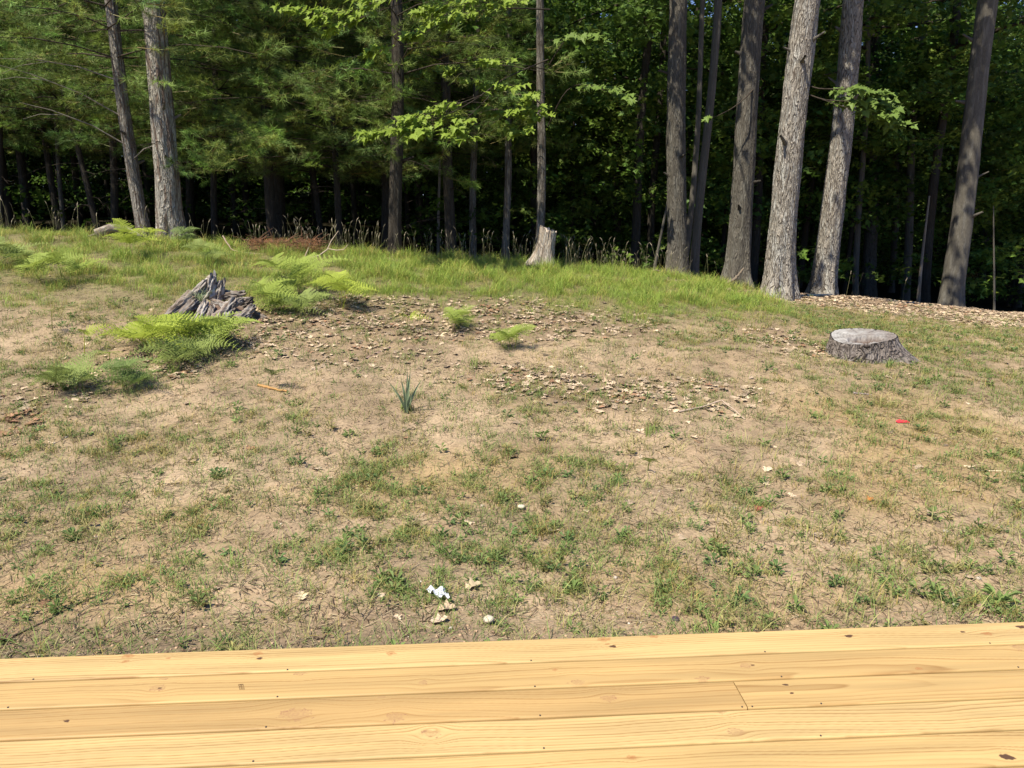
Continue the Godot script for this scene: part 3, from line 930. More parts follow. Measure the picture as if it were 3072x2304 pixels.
# ---------------------------------------------------------------- ground
func ground() -> void:
	var ds := PackedFloat32Array([-40, -20, -10, -5, -2, 0, 1.5, 2.3])
	var d := 2.5
	while d < 5.0:
		ds.append(d)
		d += 0.035
	while d < 9.0:
		ds.append(d)
		d += 0.055
	while d < 16.5:
		ds.append(d)
		d += 0.10
	for e in [17, 18, 19.5, 21, 23, 26, 30, 35, 40, 50, 60, 80, 110, 160, 230]:
		ds.append(e)
	var xs := PackedFloat32Array([-230, -120, -70, -45, -30, -24, -19, -16, -14, -12.5, -11.5])
	var x := -11.0
	while x < 11.0:
		xs.append(x)
		x += 0.055 if absf(x) < 5.5 else 0.11
	for e in [11.2, 11.8, 12.5, 14, 16, 19, 24, 30, 45, 70, 120, 230]:
		xs.append(e)
	var m := Mb.new()
	var sand := Color(0.358, 0.266, 0.168)
	var pale := Color(0.428, 0.326, 0.210)
	var yellow := Color(0.385, 0.275, 0.142)
	var damp := Color(0.21, 0.16, 0.107)
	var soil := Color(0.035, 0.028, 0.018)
	var mould := Color(0.20, 0.14, 0.095)
	for dd in ds:
		for xx in xs:
			var c := sand.lerp(pale, clampf(0.5 + 0.9 * nd.get_noise_2d(xx * 1.6, dd * 1.6), 0, 1))
			if dd > 2.0 and dd < 17.0 and absf(xx) < 12.0:
				c = c.lerp(damp, clampf(0.75 * nd.get_noise_2d(xx * 2.1 + 40.0, dd * 2.1) + 0.1, 0.0, 0.6))
				c = c.lerp(yellow, clampf(1.6 * nd.get_noise_2d(xx + 90.0, dd) + 0.25 * clampf(xx - 1.0, 0, 2) - 0.35, 0.0, 0.75) * clampf(7.5 - dd, 0.0, 1.0))
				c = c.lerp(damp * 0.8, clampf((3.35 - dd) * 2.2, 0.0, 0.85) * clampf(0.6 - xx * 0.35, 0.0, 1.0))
				c = c.lerp(mould, litter(xx, dd) * 0.5)
				c = c.lerp(Color(0.14, 0.14, 0.055), lush(xx, dd) * 0.75)
				c = c.lerp(Color(0.17, 0.14, 0.075), patches(GREEN, xx, dd) * 0.4)
				c *= 1.0 + 0.30 * nc.get_noise_2d(xx * 1.3, dd * 1.3)
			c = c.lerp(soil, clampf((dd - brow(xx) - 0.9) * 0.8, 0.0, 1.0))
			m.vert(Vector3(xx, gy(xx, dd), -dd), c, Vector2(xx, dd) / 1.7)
	m.grid(xs.size(), ds.size(), 0, false)
	var n := 512
	var a := noise(1.0, FastNoiseLite.TYPE_SIMPLEX_SMOOTH, 3, 9)
	var b := noise(1.0, FastNoiseLite.TYPE_CELLULAR, 1, 10)
	var col := PackedByteArray()
	col.resize(n * n * 3)
	var hei := PackedByteArray()
	hei.resize(n * n * 3)
	rng.seed = 77
	var k := 0
	for y in n:
		var cy := cos(TAU * y / n)
		var sy := sin(TAU * y / n)
		for xx in n:
			var fx := float(xx)
			var q := a.get_noise_2d(fx * 0.11, y * 0.11)
			var e := minf(minf(fx, n - fx), minf(y, n - y)) / 24.0
			q *= clampf(e, 0.0, 1.0)
			var g := b.get_noise_2d(fx * 0.16, y * 0.16)
			var r := rng.randf()
			var v := 0.88 + 0.26 * q + 0.16 * (r - 0.5)
			if r > 0.992:
				v = 1.25
			elif r < 0.02:
				v *= 0.6
			col[k] = byte(v * 0.86)
			col[k + 1] = byte(v * 0.86)
			col[k + 2] = byte(v * 0.86)
			var hv := clampi(int(128 + 90 * q + 30 * g * clampf(e, 0, 1) + 26 * (r - 0.5)), 0, 255)
			hei[k] = hv
			hei[k + 1] = hv
			hei[k + 2] = hv
			k += 3
	var gm := mat(Color(1, 1, 1), 0.95, picture(n, n, col), picture(n, n, hei), 0.9)
	gm.metallic_specular = 0.15
	var o := part("ground", m.mesh(true), gm)
	o.set_meta("kind", "structure")
	o.set_meta("label", "bare sandy yard rising to a grassy bank and the forest floor")

# ---------------------------------------------------------------- deck
func plank_mesh(a: float, b: float, shift: float) -> ArrayMesh:
	var m := Mb.new()
	var w := 0.1342
	var prof := [[0.0, -0.036], [0.0, -0.007], [0.0012, -0.0035], [0.0035, -0.0012], [0.008, 0.0], [w * 0.5, 0.0004], [w - 0.008, 0.0], [w - 0.0035, -0.0012], [w - 0.0012, -0.0035], [w, -0.007], [w, -0.036]]
	var cols := prof.size()
	var steps := 24
	for j in steps + 1:
		var s := lerpf(a, b, j / float(steps))
		for p in prof:
			m.vert(Vector3(s, p[1], p[0]), Color.WHITE, Vector2((s + shift + 2.4) / 4.8, clampf(p[0] / w, 0.02, 0.98)))
	m.grid(cols, steps + 1, 0, false)
	for e in [0, steps]:
		var first: int = m.v.size()
		for p in prof:
			m.vert(Vector3(a if e == 0 else b, p[1], p[0]), Color(0.75, 0.72, 0.7), Vector2(0.5 + p[1], clampf(p[0] / w, 0.02, 0.98)))
		for i in cols - 2:
			if e == 0:
				m.tri(first, first + i + 1, first + i + 2)
			else:
				m.tri(first, first + i + 2, first + i + 1)
	return m.mesh(true)

func deck() -> void:
	var t := thing("deck", "new yellow pine plank deck across the foreground", "deck", Vector3(0, DECK_TOP, -DECK_EDGE), DECK_TURN)
	var pale := Color(0.475, 0.34, 0.145)
	var mid := Color(0.423, 0.289, 0.116)
	var tan := Color(0.387, 0.257, 0.102)
	var late := Color(0.285, 0.165, 0.055)
	var pics := [
		board_picture(5, pale, late, 0.185, 0.02, [[-1.327,0.13,0.014,0],[-1.323,0.35,0.010,0],[-1.184,0.28,0.007,0],[-0.884,0.22,0.013,0],[-0.871,0.44,0.006,2],[-0.424,0.43,0.013,0],[0.325,0.14,0.016,0],[0.352,0.48,0.007,2],[0.335,0.38,0.006,0],[0.509,0.09,0.012,0],[1.211,0.40,0.008,2],[0.892,0.06,0.004,2],[1.718,0.53,0.012,0],[1.639,0.41,0.005,2],[1.874,0.28,0.010,2],[-2.0,0.6,0.012,0],[2.2,0.3,0.012,0]]),
		board_picture(6, mid, late, 0.125, 0.012, [[-1.157,0.43,0.015,1],[-1.15,0.46,0.004,2],[-1.158,0.06,0.010,1],[-0.711,0.05,0.013,1],[-0.306,0.64,0.010,1],[0.195,0.86,0.014,1],[0.132,0.33,0.007,0],[0.782,0.44,0.013,1],[0.80,0.46,0.004,2],[0.612,0.92,0.012,1],[1.349,0.85,0.010,0],[1.777,0.15,0.017,1],[-1.9,0.5,0.012,1]]),
		board_picture(7, tan, late, 0.165, 0.010, [[-1.368,0.48,0.005,2],[-0.686,0.58,0.027,1],[-0.433,0.05,0.006,1],[0.284,0.46,0.014,1],[-0.380,0.80,0.018,1]]),
		board_picture(8, mid, late, 0.05, 0.006, [[0.869,0.23,0.005,2],[0.869,0.55,0.004,2],[2.0,0.5,0.015,1]]),
		board_picture(9, pale, late, -0.04, 0.016, [[-0.269,0.35,0.012,2],[-0.269,0.35,0.016,1],[0.631,0.73,0.015,1],[0.62,0.05,0.008,1],[-1.7,0.4,0.014,0]]),
		board_picture(12, Color(0.443, 0.309, 0.125), late, 0.15, 0.010, [[1.356,0.78,0.011,2],[-0.9,0.6,0.012,0],[0.3,0.3,0.010,0]]),
	]
	var ms := []
	for p in pics:
		var q := mat(Color.WHITE, 0.55, p)
		q.metallic_specular = 0.35
		ms.append(q)
	var pitch := 0.1395
	for k in 17:
		var z := -0.010 + k * pitch
		var rows := [[-4.4, 4.4, k]]
		if k == 0:
			rows = [[-4.4, 4.4, 0]]
		elif k == 2:
			rows = [[-4.4, 0.7045, 2], [0.7075, 4.4, 3]]
		elif k == 3:
			rows = [[-4.4, 4.4, 4]]
		elif k == 4:
			rows = [[-4.4, 4.4, 5]]
		elif k > 4:
			rows = [[-4.4, 4.4, [1, 4, 0, 5, 3, 2][k % 6]]]
		for r in rows:
			var o := part("plank", plank_mesh(r[0], r[1], 0.0 if k < 5 else 1.37 * k), ms[r[2]], t)
			o.position = Vector3(0, 0, z)
			if k == 1:
				var tm := TextMesh.new()
				var f := SystemFont.new()
				f.font_names = PackedStringArray(["Droid Sans Mono"])
				tm.font = f
				tm.text = "N56593"
				tm.font_size = 32
				tm.pixel_size = 0.00072
				tm.depth = 0.0004
				var ink := mat(Color(0.10, 0.06, 0.03), 0.9)
				var st := part("stamp", tm, ink, o)
				st.transform = Transform3D(Basis(Vector3(0.16, 0, 0.36), Vector3(0.98, 0, 0), Vector3(0, 1, 0)), Vector3(-0.888, 0.0007, 0.072))
			if k < 6:
				for s in ([0.058, 0.874, 1.69, -0.76, -1.58] if k != 2 else ([0.061, -0.76, -1.58, 0.690] if r[2] == 2 else [0.722, 0.942, 1.69])):
					var sc := CylinderMesh.new()
					sc.top_radius = 0.0028
					sc.bottom_radius = 0.0028
					sc.height = 0.002
					sc.radial_segments = 8
					sc.rings = 1
					var so := part("screw", sc, M.screw, o)
					so.position = Vector3(s, 0.0003, 0.1375 * 0.93)
	var w := BoxMesh.new()
	w.size = Vector3(8.7, 0.235, 0.038)
	var joist_mat := mat(Color(0.50, 0.34, 0.15), 0.7, pics[0])
	var rim := part("rim_joist", w, joist_mat, t)
	rim.position = Vector3(0, -0.157, 0.012 + 0.019)
	for k in 22:
		var j := BoxMesh.new()
		j.size = Vector3(0.038, 0.235, 2.30)
		var jo := part("joist", j, joist_mat, t)
		jo.position = Vector3(-4.22 + k * 0.406, -0.157, 0.055 + 1.15)
	for x in [-3.6, -1.2, 1.2, 3.6]:
		var pm := BoxMesh.new()
		pm.size = Vector3(0.14, 0.42, 0.14)
		var po := part("post", pm, joist_mat, t)
		po.position = Vector3(x + 0.3, -0.30, 0.16)

# ---------------------------------------------------------------- wood
func trees() -> void:
	spray_mid = [leaf_spray(26, 0.62, 0.125, 41, true), leaf_spray(24, 0.55, 0.12, 42, true)]
	spray_far = [leaf_spray(34, 0.75, 0.125, 43, false), leaf_spray(34, 0.70, 0.125, 44, false)]
	sprigs = [pine_sprig(51), pine_sprig(52)]
	var big := []
	for k in 3:
		rng.seed = 60 + k
		var m := Mb.new()
		lobed_leaf(m, Transform3D.IDENTITY, 0.14, Color.WHITE * (0.85 + 0.15 * k), 0.1 + 0.12 * k, true)
		big.append(m.mesh(false))
	var i := 0
	for t in TREES:
		i += 1
		rng.seed = 500 + i * 17
		var near: bool = t[3] < 16.8
		var height: float = t[8]
		var r: float = t[5]
		var base := Vector3(t[2], lie(t[2], t[3]), -t[3])
		var o := thing(t[0], t[1], "tree stump" if t[6] == "snag" and height < 4 else "tree", base)
		var lean := Vector2(t[4], rr(-0.01, 0.01))
		var bend := 0.05 if r < 0.15 else 0.03
		var sd := i * 1.7
		var flare := 0.55 if t[6] in ["oak", "grey", "flaky"] else 0.35
		if i == 8:
			flare = 0.75
		var rough := 0.07 if t[6] == "oak" else 0.06 if t[6] in ["grey", "flaky", "shag"] else 0.03
		part("trunk", trunk_mesh(r, height, lean, bend, 72 if near and r > 0.12 else 24 if near else 12, 150 if near and r > 0.12 else 60 if near else 24, flare, rough if near else 0.0, sd), M[t[6]], o)
		if i == 1:
			var fork := Mb.new()
			fork.tube([Vector3(0.12, 3.4, -0.12), Vector3(-0.02, 3.9, -0.12), Vector3(-0.10, 4.6, -0.10), Vector3(-0.14, 6.5, -0.1), Vector3(-0.25, 10, 0.0)], [0.06, 0.10, 0.105, 0.09, 0.04], 20)
			for q in fork.t.size():
				fork.t[q].y *= 0.9
			part("fork", fork.mesh(true), M.flaky, o)
		if near and r > 0.12:
			for k in 4:
				var yy := rr(1.4, 5.6)
				var az := rr(-0.3, PI + 0.3)
				var root := trunk_at(height, lean, bend, sd, yy) + Vector3(cos(az), 0, sin(az)) * r * 0.8
				var out := Vector3(cos(az), rr(0.1, 0.7), sin(az)).normalized()
				var sm := Mb.new()
				var sr := rr(0.018, 0.035)
				sm.tube([root, root + out * (r * 0.25 + 0.02), root + out * (r * 0.25 + rr(0.06, 0.22))], [sr * 1.6, sr, sr * 0.6], 8)
				part("branch_stub", sm.mesh(true), M[t[6]], o)
		if i == 2:
			var cf := Copies3D.new()
			for k in 46:
				var a := Vector3(rr(-1.3, 1.1), rr(2.6, 4.0), rr(0.1, 0.9))
				a.y += 0.25 * absf(a.x)
				cf.add(Transform3D(Basis.from_euler(Vector3(rr(-0.5, 0.5), (0.0 if a.x > 0 else PI) + rr(-0.9, 0.9), rr(-0.4, 0.3))).scaled(Vector3.ONE * rr(0.9, 1.3)), a), Color.WHITE * rr(0.6, 1.4))
			copies("low_boughs", sprigs[0], M.needle, cf, o)
			var dm := Mb.new()
			for q in [[2.25, -1.7, 3.05, 1.2], [1.75, -1.5, 2.45, 0.9], [2.9, -1.9, 3.2, 0.7], [1.5, 0.9, 1.75, 0.5]]:
				var from := Vector3(-0.05, q[0], 0.08)
				var to := Vector3(q[1], q[2], q[3])
				dm.tube([from, from.lerp(to, 0.35) + Vector3(0, 0.12, 0), from.lerp(to, 0.7) + Vector3(0, 0.1, 0.05), to], [0.014, 0.011, 0.008, 0.003], 5)
				dm.tube([from.lerp(to, 0.6) + Vector3(0, 0.1, 0.03), from.lerp(to, 0.8) + Vector3(0, -0.05, 0.1), from.lerp(to, 0.95) + Vector3(0, -0.25, 0.12)], [0.006, 0.005, 0.002], 4)
			part("dead_limbs", dm.mesh(true), mat(Color(0.20, 0.18, 0.15), 0.9), o).set_meta("kind", "stuff")
		if t[7] == "pine":
			pine_crown(o, base, height, lean, bend, sd, t[9], t[10], t[11], Color.WHITE, 7 if t[3] < 21 else 3)
		elif t[7] == "leaf":
			leaf_crown(o, base, height, lean, bend, sd, t[9], t[10], t[11], Color(1, 1, 1) if t[3] < 17 else Color(0.9, 0.95, 0.9), t[3] > 20)
		if i == 4:
			for q in [
				[[[0.68,4.5,-15.2],[-0.13,3.93,-13.6],[-0.5,3.59,-13.0],[-1.09,3.35,-12.7],[-1.66,3.14,-12.5],[-2.2,2.88,-12.4]], 190, 0.80, 0.014],
				[[[-0.5,3.59,-13.0],[-0.83,3.37,-12.8],[-1.27,3.16,-12.6],[-1.71,2.99,-12.5]], 120, 0.75, 0.008],
				[[[-1.08,3.44,-12.9],[-1.06,3.2,-12.5],[-1.3,2.98,-12.3],[-1.46,2.89,-12.2]], 110, 0.70, 0.007],
				[[[-0.2,3.85,-13.6],[-0.5,3.45,-13.0],[-0.71,3.2,-12.6],[-0.89,2.93,-12.4],[-0.77,2.82,-12.3]], 120, 0.65, 0.008],
				[[[0.66,3.6,-15.1],[0.11,3.84,-14.0],[-0.36,3.79,-13.4],[-0.75,3.9,-13.2]], 120, 0.80, 0.012],
				[[[0.66,3.5,-15.1],[0.36,3.45,-14.0],[0.03,3.39,-13.4],[-0.28,3.4,-13.2]], 120, 0.75, 0.012],
				[[[0.63,3.9,-15.1],[0.28,3.72,-14.0],[-0.13,3.31,-13.4],[-0.44,3.11,-13.2]], 100, 0.75, 0.010],
				[[[0.65,4.31,-15.1],[0.11,4.22,-14.0],[-0.43,4.15,-13.4],[-0.93,4.01,-13.2]], 100, 0.75, 0.010],
				[[[0.66,3.57,-15.1],[0.49,3.51,-14.2],[0.27,3.19,-13.7],[0.15,3.02,-13.5]], 100, 0.75, 0.010],
				[[[0.7,5.35,-15.1],[-0.36,5.06,-13.8],[-1.1,4.72,-13.2],[-1.81,4.3,-12.8],[-2.44,4.12,-12.6]], 170, 0.75, 0.014],
				[[[0.73,5.95,-15],[-0.81,5.41,-13.5],[-2.04,4.92,-12.6],[-2.59,4.68,-12.4],[-3.26,4.72,-12.3]], 190, 0.80, 0.014],
				[[[0.71,5.8,-15],[-0.13,5.4,-14],[-0.81,5.04,-13.4],[-1.32,4.93,-13.2]], 110, 0.70, 0.012],
				[[[0.71,5.64,-15],[-0.05,5.18,-14],[-0.58,4.9,-13.4],[-1.03,4.68,-13.2]], 100, 0.75, 0.010],
				[[[-1.07,5.15,-13],[-1.78,4.88,-12.7],[-2.33,4.64,-12.5],[-2.74,4.42,-12.4]], 100, 0.75, 0.010],
			]:
				bough(o, base, "branch", q[0], q[1], q[2], M.maple, big, q[3])
			bough(o, base, "branch", [[0.7,4.4,-15.2],[1.05,4.82,-14.8],[1.46,4.75,-14.6]], 90, 0.8, M.oakleaf, big)
			bough(o, base, "branch", [[0.69,3.3,-15.2],[1.07,3.94,-14.8],[1.57,3.92,-14.6],[1.98,3.7,-14.5]], 110, 0.8, M.oakleaf, big)
		if i == 9:
			bough(o, base, "branch", [[4.9,3.75,-13.6],[5.28,3.57,-13.4],[5.71,3.52,-13.3],[6.23,3.36,-13.2]], 230, 0.75, M.oakleaf, big)
		if i == 9:
			bough(o, base, "branch", [[4.95,3.85,-13.55],[5.2,3.75,-13.45],[5.55,3.72,-13.3],[5.95,3.62,-13.2]], 150, 0.7, M.oakleaf, big)
			bough(o, base, "branch", [[5.2,3.6,-13.45],[5.6,3.42,-13.2],[6.0,3.3,-13.1],[6.35,3.12,-13.1]], 130, 0.7, M.oakleaf, big, 0.008)
		if i == 8:
			bough(o, base, "branch", [[4.42,3.9,-14.5],[4.1,3.62,-14.2],[3.79,3.43,-14.2],[3.46,3.31,-14.2]], 6, 0.3, M.oakleaf, big, 0.016)

func far_wood() -> void:
	rng.seed = 4242
	var cs := [Copies3D.new(), Copies3D.new()]
	var stems := Mb.new()
	for k in 230:
		var d := rr(21, 58)
		var x := rr(-1.0, 1.0) * (d * 0.85 + 9.0)
		var y0 := lie(x, d)
		var h := rr(9, 17)
		var r := rr(0.06, 0.15)
		var lean := rr(-0.4, 0.4)
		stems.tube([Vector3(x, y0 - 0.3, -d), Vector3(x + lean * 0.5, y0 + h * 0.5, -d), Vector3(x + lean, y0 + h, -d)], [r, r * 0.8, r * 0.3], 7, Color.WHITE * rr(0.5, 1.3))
		var low := rr(2.0, 5.0)
		var reach := rr(1.8, 3.4)
		var tint := Color(rr(0.7, 1.15), rr(0.85, 1.1), rr(0.7, 1.2)) * rr(0.75, 1.1)
		for q in 125:
			var f := rng.randf()
			var yy := lerpf(low, h, f)
			var rad := reach * sqrt(rng.randf()) * (0.5 + 0.6 * sin(PI * clampf(f + 0.1, 0, 1)))
			var az := rr(0, TAU)
			var p := Vector3(x + cos(az) * rad, y0 + yy, -d + sin(az) * rad)
			if not sunny(p) or (x > 1.0 and p.y > 5.0 and rng.randf() < 0.42):
				continue
			cs[q % 2].add(Transform3D(Basis.from_euler(Vector3(rr(-0.4, 0.4), rr(-PI, PI), rr(-0.4, 0.4))).scaled(Vector3.ONE * rr(1.0, 1.7)), p), tint * rr(0.6, 1.3))
	# brushwood low down, thicker far back
	for k in 4200:
		var d := 20.0 + 42.0 * sqrt(rng.randf())
		var x := rr(-1.0, 1.0) * (d * 0.85 + 6.0)
		var yy := rr(0.2, 1.0) * rr(0.3, 1.0) * 4.5 * clampf((d - 14.0) / 20.0, 0.25, 1.2)
		cs[k % 2].add(Transform3D(Basis.from_euler(Vector3(rr(-0.4, 0.4), rr(-PI, PI), rr(-0.4, 0.4))).scaled(Vector3.ONE * rr(0.8, 1.5)), Vector3(x, lie(x, d) + yy, -d)), Color(0.8, 0.9, 0.7) * rr(0.4, 1.2))
	for k in 15000:
		var d := 36.0 + 30.0 * rng.randf()
		var x := rr(-1.0, 1.0) * (d * 0.85 + 8.0)
		var yy := 0.2 + (9.5 if x < 1.0 else 7.0) * pow(rng.randf(), 1.3) * (1.0 + 0.5 * na.get_noise_2d(x * 0.25, 7.0))
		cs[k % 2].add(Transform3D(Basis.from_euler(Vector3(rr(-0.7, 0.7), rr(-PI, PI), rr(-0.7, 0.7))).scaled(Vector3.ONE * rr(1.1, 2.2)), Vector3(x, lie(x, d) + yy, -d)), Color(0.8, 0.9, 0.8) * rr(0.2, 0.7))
	var low := [Copies3D.new(), Copies3D.new()]
	for k in 9000:
		var d := rr(17.5, 29.0)
		var x := rr(-2.5, d * 0.8 + 2.0)
		var y := rr(0.4, 6.8)
		if nb.get_noise_3d(x * 0.16, y * 0.22, d * 0.16) < 0.34 - 0.06 * y:
			continue
		low[k % 2].add(Transform3D(Basis.from_euler(Vector3(rr(-0.4, 0.4), rr(-PI, PI), rr(-0.4, 0.4))).scaled(Vector3.ONE * rr(0.8, 1.3)), Vector3(x, lie(x, d) + y, -d)), Color(rr(0.9, 1.2), 1.05, 0.9) * rr(0.6, 1.3))
	for k in 2:
		tag(copies("understorey", spray_mid[k], M.leaf, low[k]), "thin leafy saplings and brush standing among the trunks", "brush", "leafy brush among the trunks")
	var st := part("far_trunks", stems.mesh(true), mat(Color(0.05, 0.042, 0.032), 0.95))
	st.set_meta("kind", "stuff")
	tag(st, "far trunks that merge into the dark depth of the wood", "wood")
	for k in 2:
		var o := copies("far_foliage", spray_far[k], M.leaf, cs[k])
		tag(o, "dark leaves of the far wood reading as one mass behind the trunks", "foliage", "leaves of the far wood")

# ---------------------------------------------------------------- stumps
func stumps() -> void:
	var ns := noise(1.0, FastNoiseLite.TYPE_SIMPLEX_SMOOTH, 2, 61)
	# sawn stump: bark wall with root flares, pale cut face with a hollow
	var p := spot(4.10, 8.62)
	var t := thing("tree_stump", "low wide sawn stump with a weathered pale top and a hollow, at the right", "stump", p)
	var m := Mb.new()
	var cols := 120
	for j in 22:
		var f := j / 21.0
		var y := -0.12 + f * 0.32
		for i in cols + 1:
			var th := TAU * i / cols
			var co := cos(th)
			var si := sin(th)
			var lobes := 0.5 + 0.5 * sin(th * 4.0 + 0.6) * sin(th * 1.5 + 2.0)
			var r := 0.345 + 0.03 * sin(th * 3.0 + 1.0) + (0.03 + 0.10 * lobes + 0.24 * pow(maxf(0.0, cos(th - 0.35)), 8.0)) * pow(1.0 - f, 1.6)
			r += 0.018 * (minf(absf(ns.get_noise_3d(co * 7.0, y * 3.5, si * 7.0)) * 4.0, 1.0) - 0.5)
			var top := y + (0.03 * co - 0.035 * si) * f
			m.vert(Vector3(co * r * 1.04, top, si * r * 0.9), Color.WHITE, Vector2(i / float(cols), y * 0.35))
	m.grid(cols + 1, 22, 0)
	part("bark", m.mesh(true), M.stump_bark, t)
	m = Mb.new()
	for j in 29:
		var f := j / 28.0
		for i in cols + 1:
			var th := TAU * i / cols
			var co := cos(th)
			var si := sin(th)
			var r := (0.345 + 0.03 * sin(th * 3.0 + 1.0) - 0.006) * f
			var x := co * r * 1.04
			var z := si * r * 0.9
			var y := 0.20 + 0.03 * co * f - 0.035 * si * f + 0.006 * ns.get_noise_2d(x * 30.0, z * 9.0)
			var hx := (x + 0.02) / 0.19
			var hz := (z - 0.13) / 0.11
			var hole := clampf(1.25 - hx * hx - hz * hz + 0.5 * ns.get_noise_2d(x * 14.0, z * 14.0), 0.0, 1.0)
			y -= 0.09 * hole
			var wedge := ns.get_noise_2d(co * 5.0 + 11.0, si * 5.0)
			var crack := clampf(1.0 - absf(wedge) * 9.0, 0.0, 1.0) * clampf(f * 1.6 - 0.3, 0.0, 1.0)
			y -= 0.012 * crack
			var shade := (1.0 + 0.35 * ns.get_noise_2d(x * 9.0, z * 30.0) + 0.16 * sin(f * 60.0 + 2.0 * wedge)) * (1.0 - 0.65 * crack)
			var c := Color(0.165, 0.145, 0.13).lerp(Color(0.29, 0.285, 0.27), clampf(0.5 - x * 1.6 - z * 1.2 + 0.7 * ns.get_noise_2d(x * 5.0, z * 5.0), 0, 1)) * shade
			m.vert(Vector3(x, y, z), c.lerp(Color(0.085, 0.05, 0.032), hole), Vector2(x, z))
	m.grid(cols + 1, 29, 0)
	part("cut_top", m.mesh(true), M.stone, t)
	# tall broken stump
	p = spot(0.56, 13.95)
	t = thing("tree_stump", "tall pale broken stump with a notched top, standing at the brow of the bank", "stump", p)
	m = Mb.new()
	cols = 72
	for j in 40:
		var f := j / 39.0
		for i in cols + 1:
			var th := TAU * i / cols
			var co := cos(th)
			var si := sin(th)
			var notch := 0.10 * clampf(1.0 - absf(wrapf(th - 1.9, -PI, PI)) * 2.6, 0.0, 1.0) + 0.05 * ns.get_noise_2d(co * 4.0, si * 4.0)
			var y := -0.1 + f * (0.76 - notch)
			var r := 0.140 + 0.015 * sin(th * 2.0 + 1.0) + (0.03 + 0.36 * pow(maxf(0.0, cos(th - 2.95)), 8.0) + 0.10 * pow(maxf(0.0, cos(th - 0.6)), 5.0)) * pow(1.0 - f, 3.4)
			r += 0.020 * ns.get_noise_3d(co * 6.0, y * 1.6, si * 6.0)
			m.vert(Vector3(co * r + 0.11 * f, y - 0.05 * co * f, si * r), Color.WHITE, Vector2(i / float(cols), y * 0.2 + 0.3))
	m.grid(cols + 1, 40, 0)
	part("wood", m.mesh(true), M.snag, t)
	m = Mb.new()
	for j in 6:
		var f := 1.0 - j / 5.0
		for i in cols + 1:
			var th := TAU * i / cols
			var co := cos(th)
			var si := sin(th)
			var notch := 0.10 * clampf(1.0 - absf(wrapf(th - 1.9, -PI, PI)) * 2.6, 0.0, 1.0) + 0.05 * ns.get_noise_2d(co * 4.0, si * 4.0)
			var r := (0.133 + 0.015 * sin(th * 2.0 + 1.0)) * f
			m.vert(Vector3(co * r + 0.11, 0.655 - 0.05 * co * f - notch * f - 0.16 * (1.0 - f) + 0.03 * ns.get_noise_2d(co * r * 30.0, si * r * 30.0), si * r), Color(0.55, 0.47, 0.37) * (0.6 + 0.5 * f))
	m.grid(cols + 1, 6, 0)
	part("broken_top", m.mesh(true), M.stone, t)
	# rotted stump: jagged silver wall round a brown rotten floor
	p = spot(-3.66, 9.05)
	t = thing("tree_stump", "rotted jagged silver grey stump with a brown hollow and grass growing in it", "stump", p)
	var nf := noise(1.0, FastNoiseLite.TYPE_SIMPLEX_SMOOTH, 3, 67)
	var heap := Mb.new()
	for jj in 14:
		var ph := PI * 0.5 * jj / 13.0
		for ii in 40:
			var th := TAU * ii / 40.0
			var q := Vector3(0.06 + sin(ph) * cos(th) * 0.36, cos(ph) * 0.17 - 0.02, sin(ph) * sin(th) * 0.30)
			var n1 := nf.get_noise_3d(q.x * 9.0, q.y * 9.0, q.z * 9.0)
			q.y += 0.05 * n1
			heap.vert(q, Color(0.115, 0.075, 0.055).lerp(Color(0.22, 0.165, 0.125), clampf(0.4 + 1.4 * n1, 0, 1)))
	heap.grid(40, 14, 0, true)
	part("rotten_heart", heap.mesh(true), M.stone, t)
	rng.seed = 812
	for q in [[-0.22, 0.22, 0.0, -0.50, -0.04, 0.18, 0.075, 0.9], [-0.18, 0.26, 0.06, -0.50, -0.04, 0.32, 0.065, 0.8], [-0.12, 0.20, 0.14, -0.30, -0.05, 0.46, 0.06, 0.75], [-0.46, 0.02, -0.05, -0.10, 0.40, -0.12, 0.06, 1.15], [-0.40, 0.03, 0.05, -0.14, 0.30, 0.02, 0.05, 0.95], [-0.12, 0.18, -0.16, -0.02, 0.47, -0.15, 0.085, 1.5], [-0.02, 0.15, -0.20, 0.09, 0.39, -0.17, 0.065, 1.2], [0.06, 0.20, -0.22, 0.34, 0.25, -0.15, 0.06, 0.6], [0.28, 0.08, -0.14, 0.47, 0.19, -0.06, 0.065, 0.6], [0.18, 0.10, 0.18, 0.40, 0.20, 0.06, 0.06, 0.9], [0.20, -0.03, 0.34, 0.31, 0.19, 0.12, 0.085, 1.0], [0.40, -0.03, 0.24, 0.52, 0.12, 0.05, 0.07, 0.8], [-0.04, -0.04, 0.44, 0.0, 0.19, 0.18, 0.06, 1.1], [0.10, -0.03, 0.38, 0.08, 0.13, 0.20, 0.05, 0.8], [0.03, 0.18, 0.06, 0.21, 0.15, 0.13, 0.035, 0.9], [-0.36, 0.0, 0.0, -0.54, -0.05, -0.06, 0.06, 0.7], [0.45, 0.0, -0.02, 0.66, -0.05, 0.06, 0.06, 0.6]]:
		var ch := Mb.new()
		var a := Vector3(q[0], q[1], q[2])
		var b := Vector3(q[3], q[4], q[5])
		var dir := (b - a).normalized()
		var u := dir.cross(Vector3(0.2, 0.3, 1.0)).normalized()
		var w := dir.cross(u)
		var off := rr(0, 50)
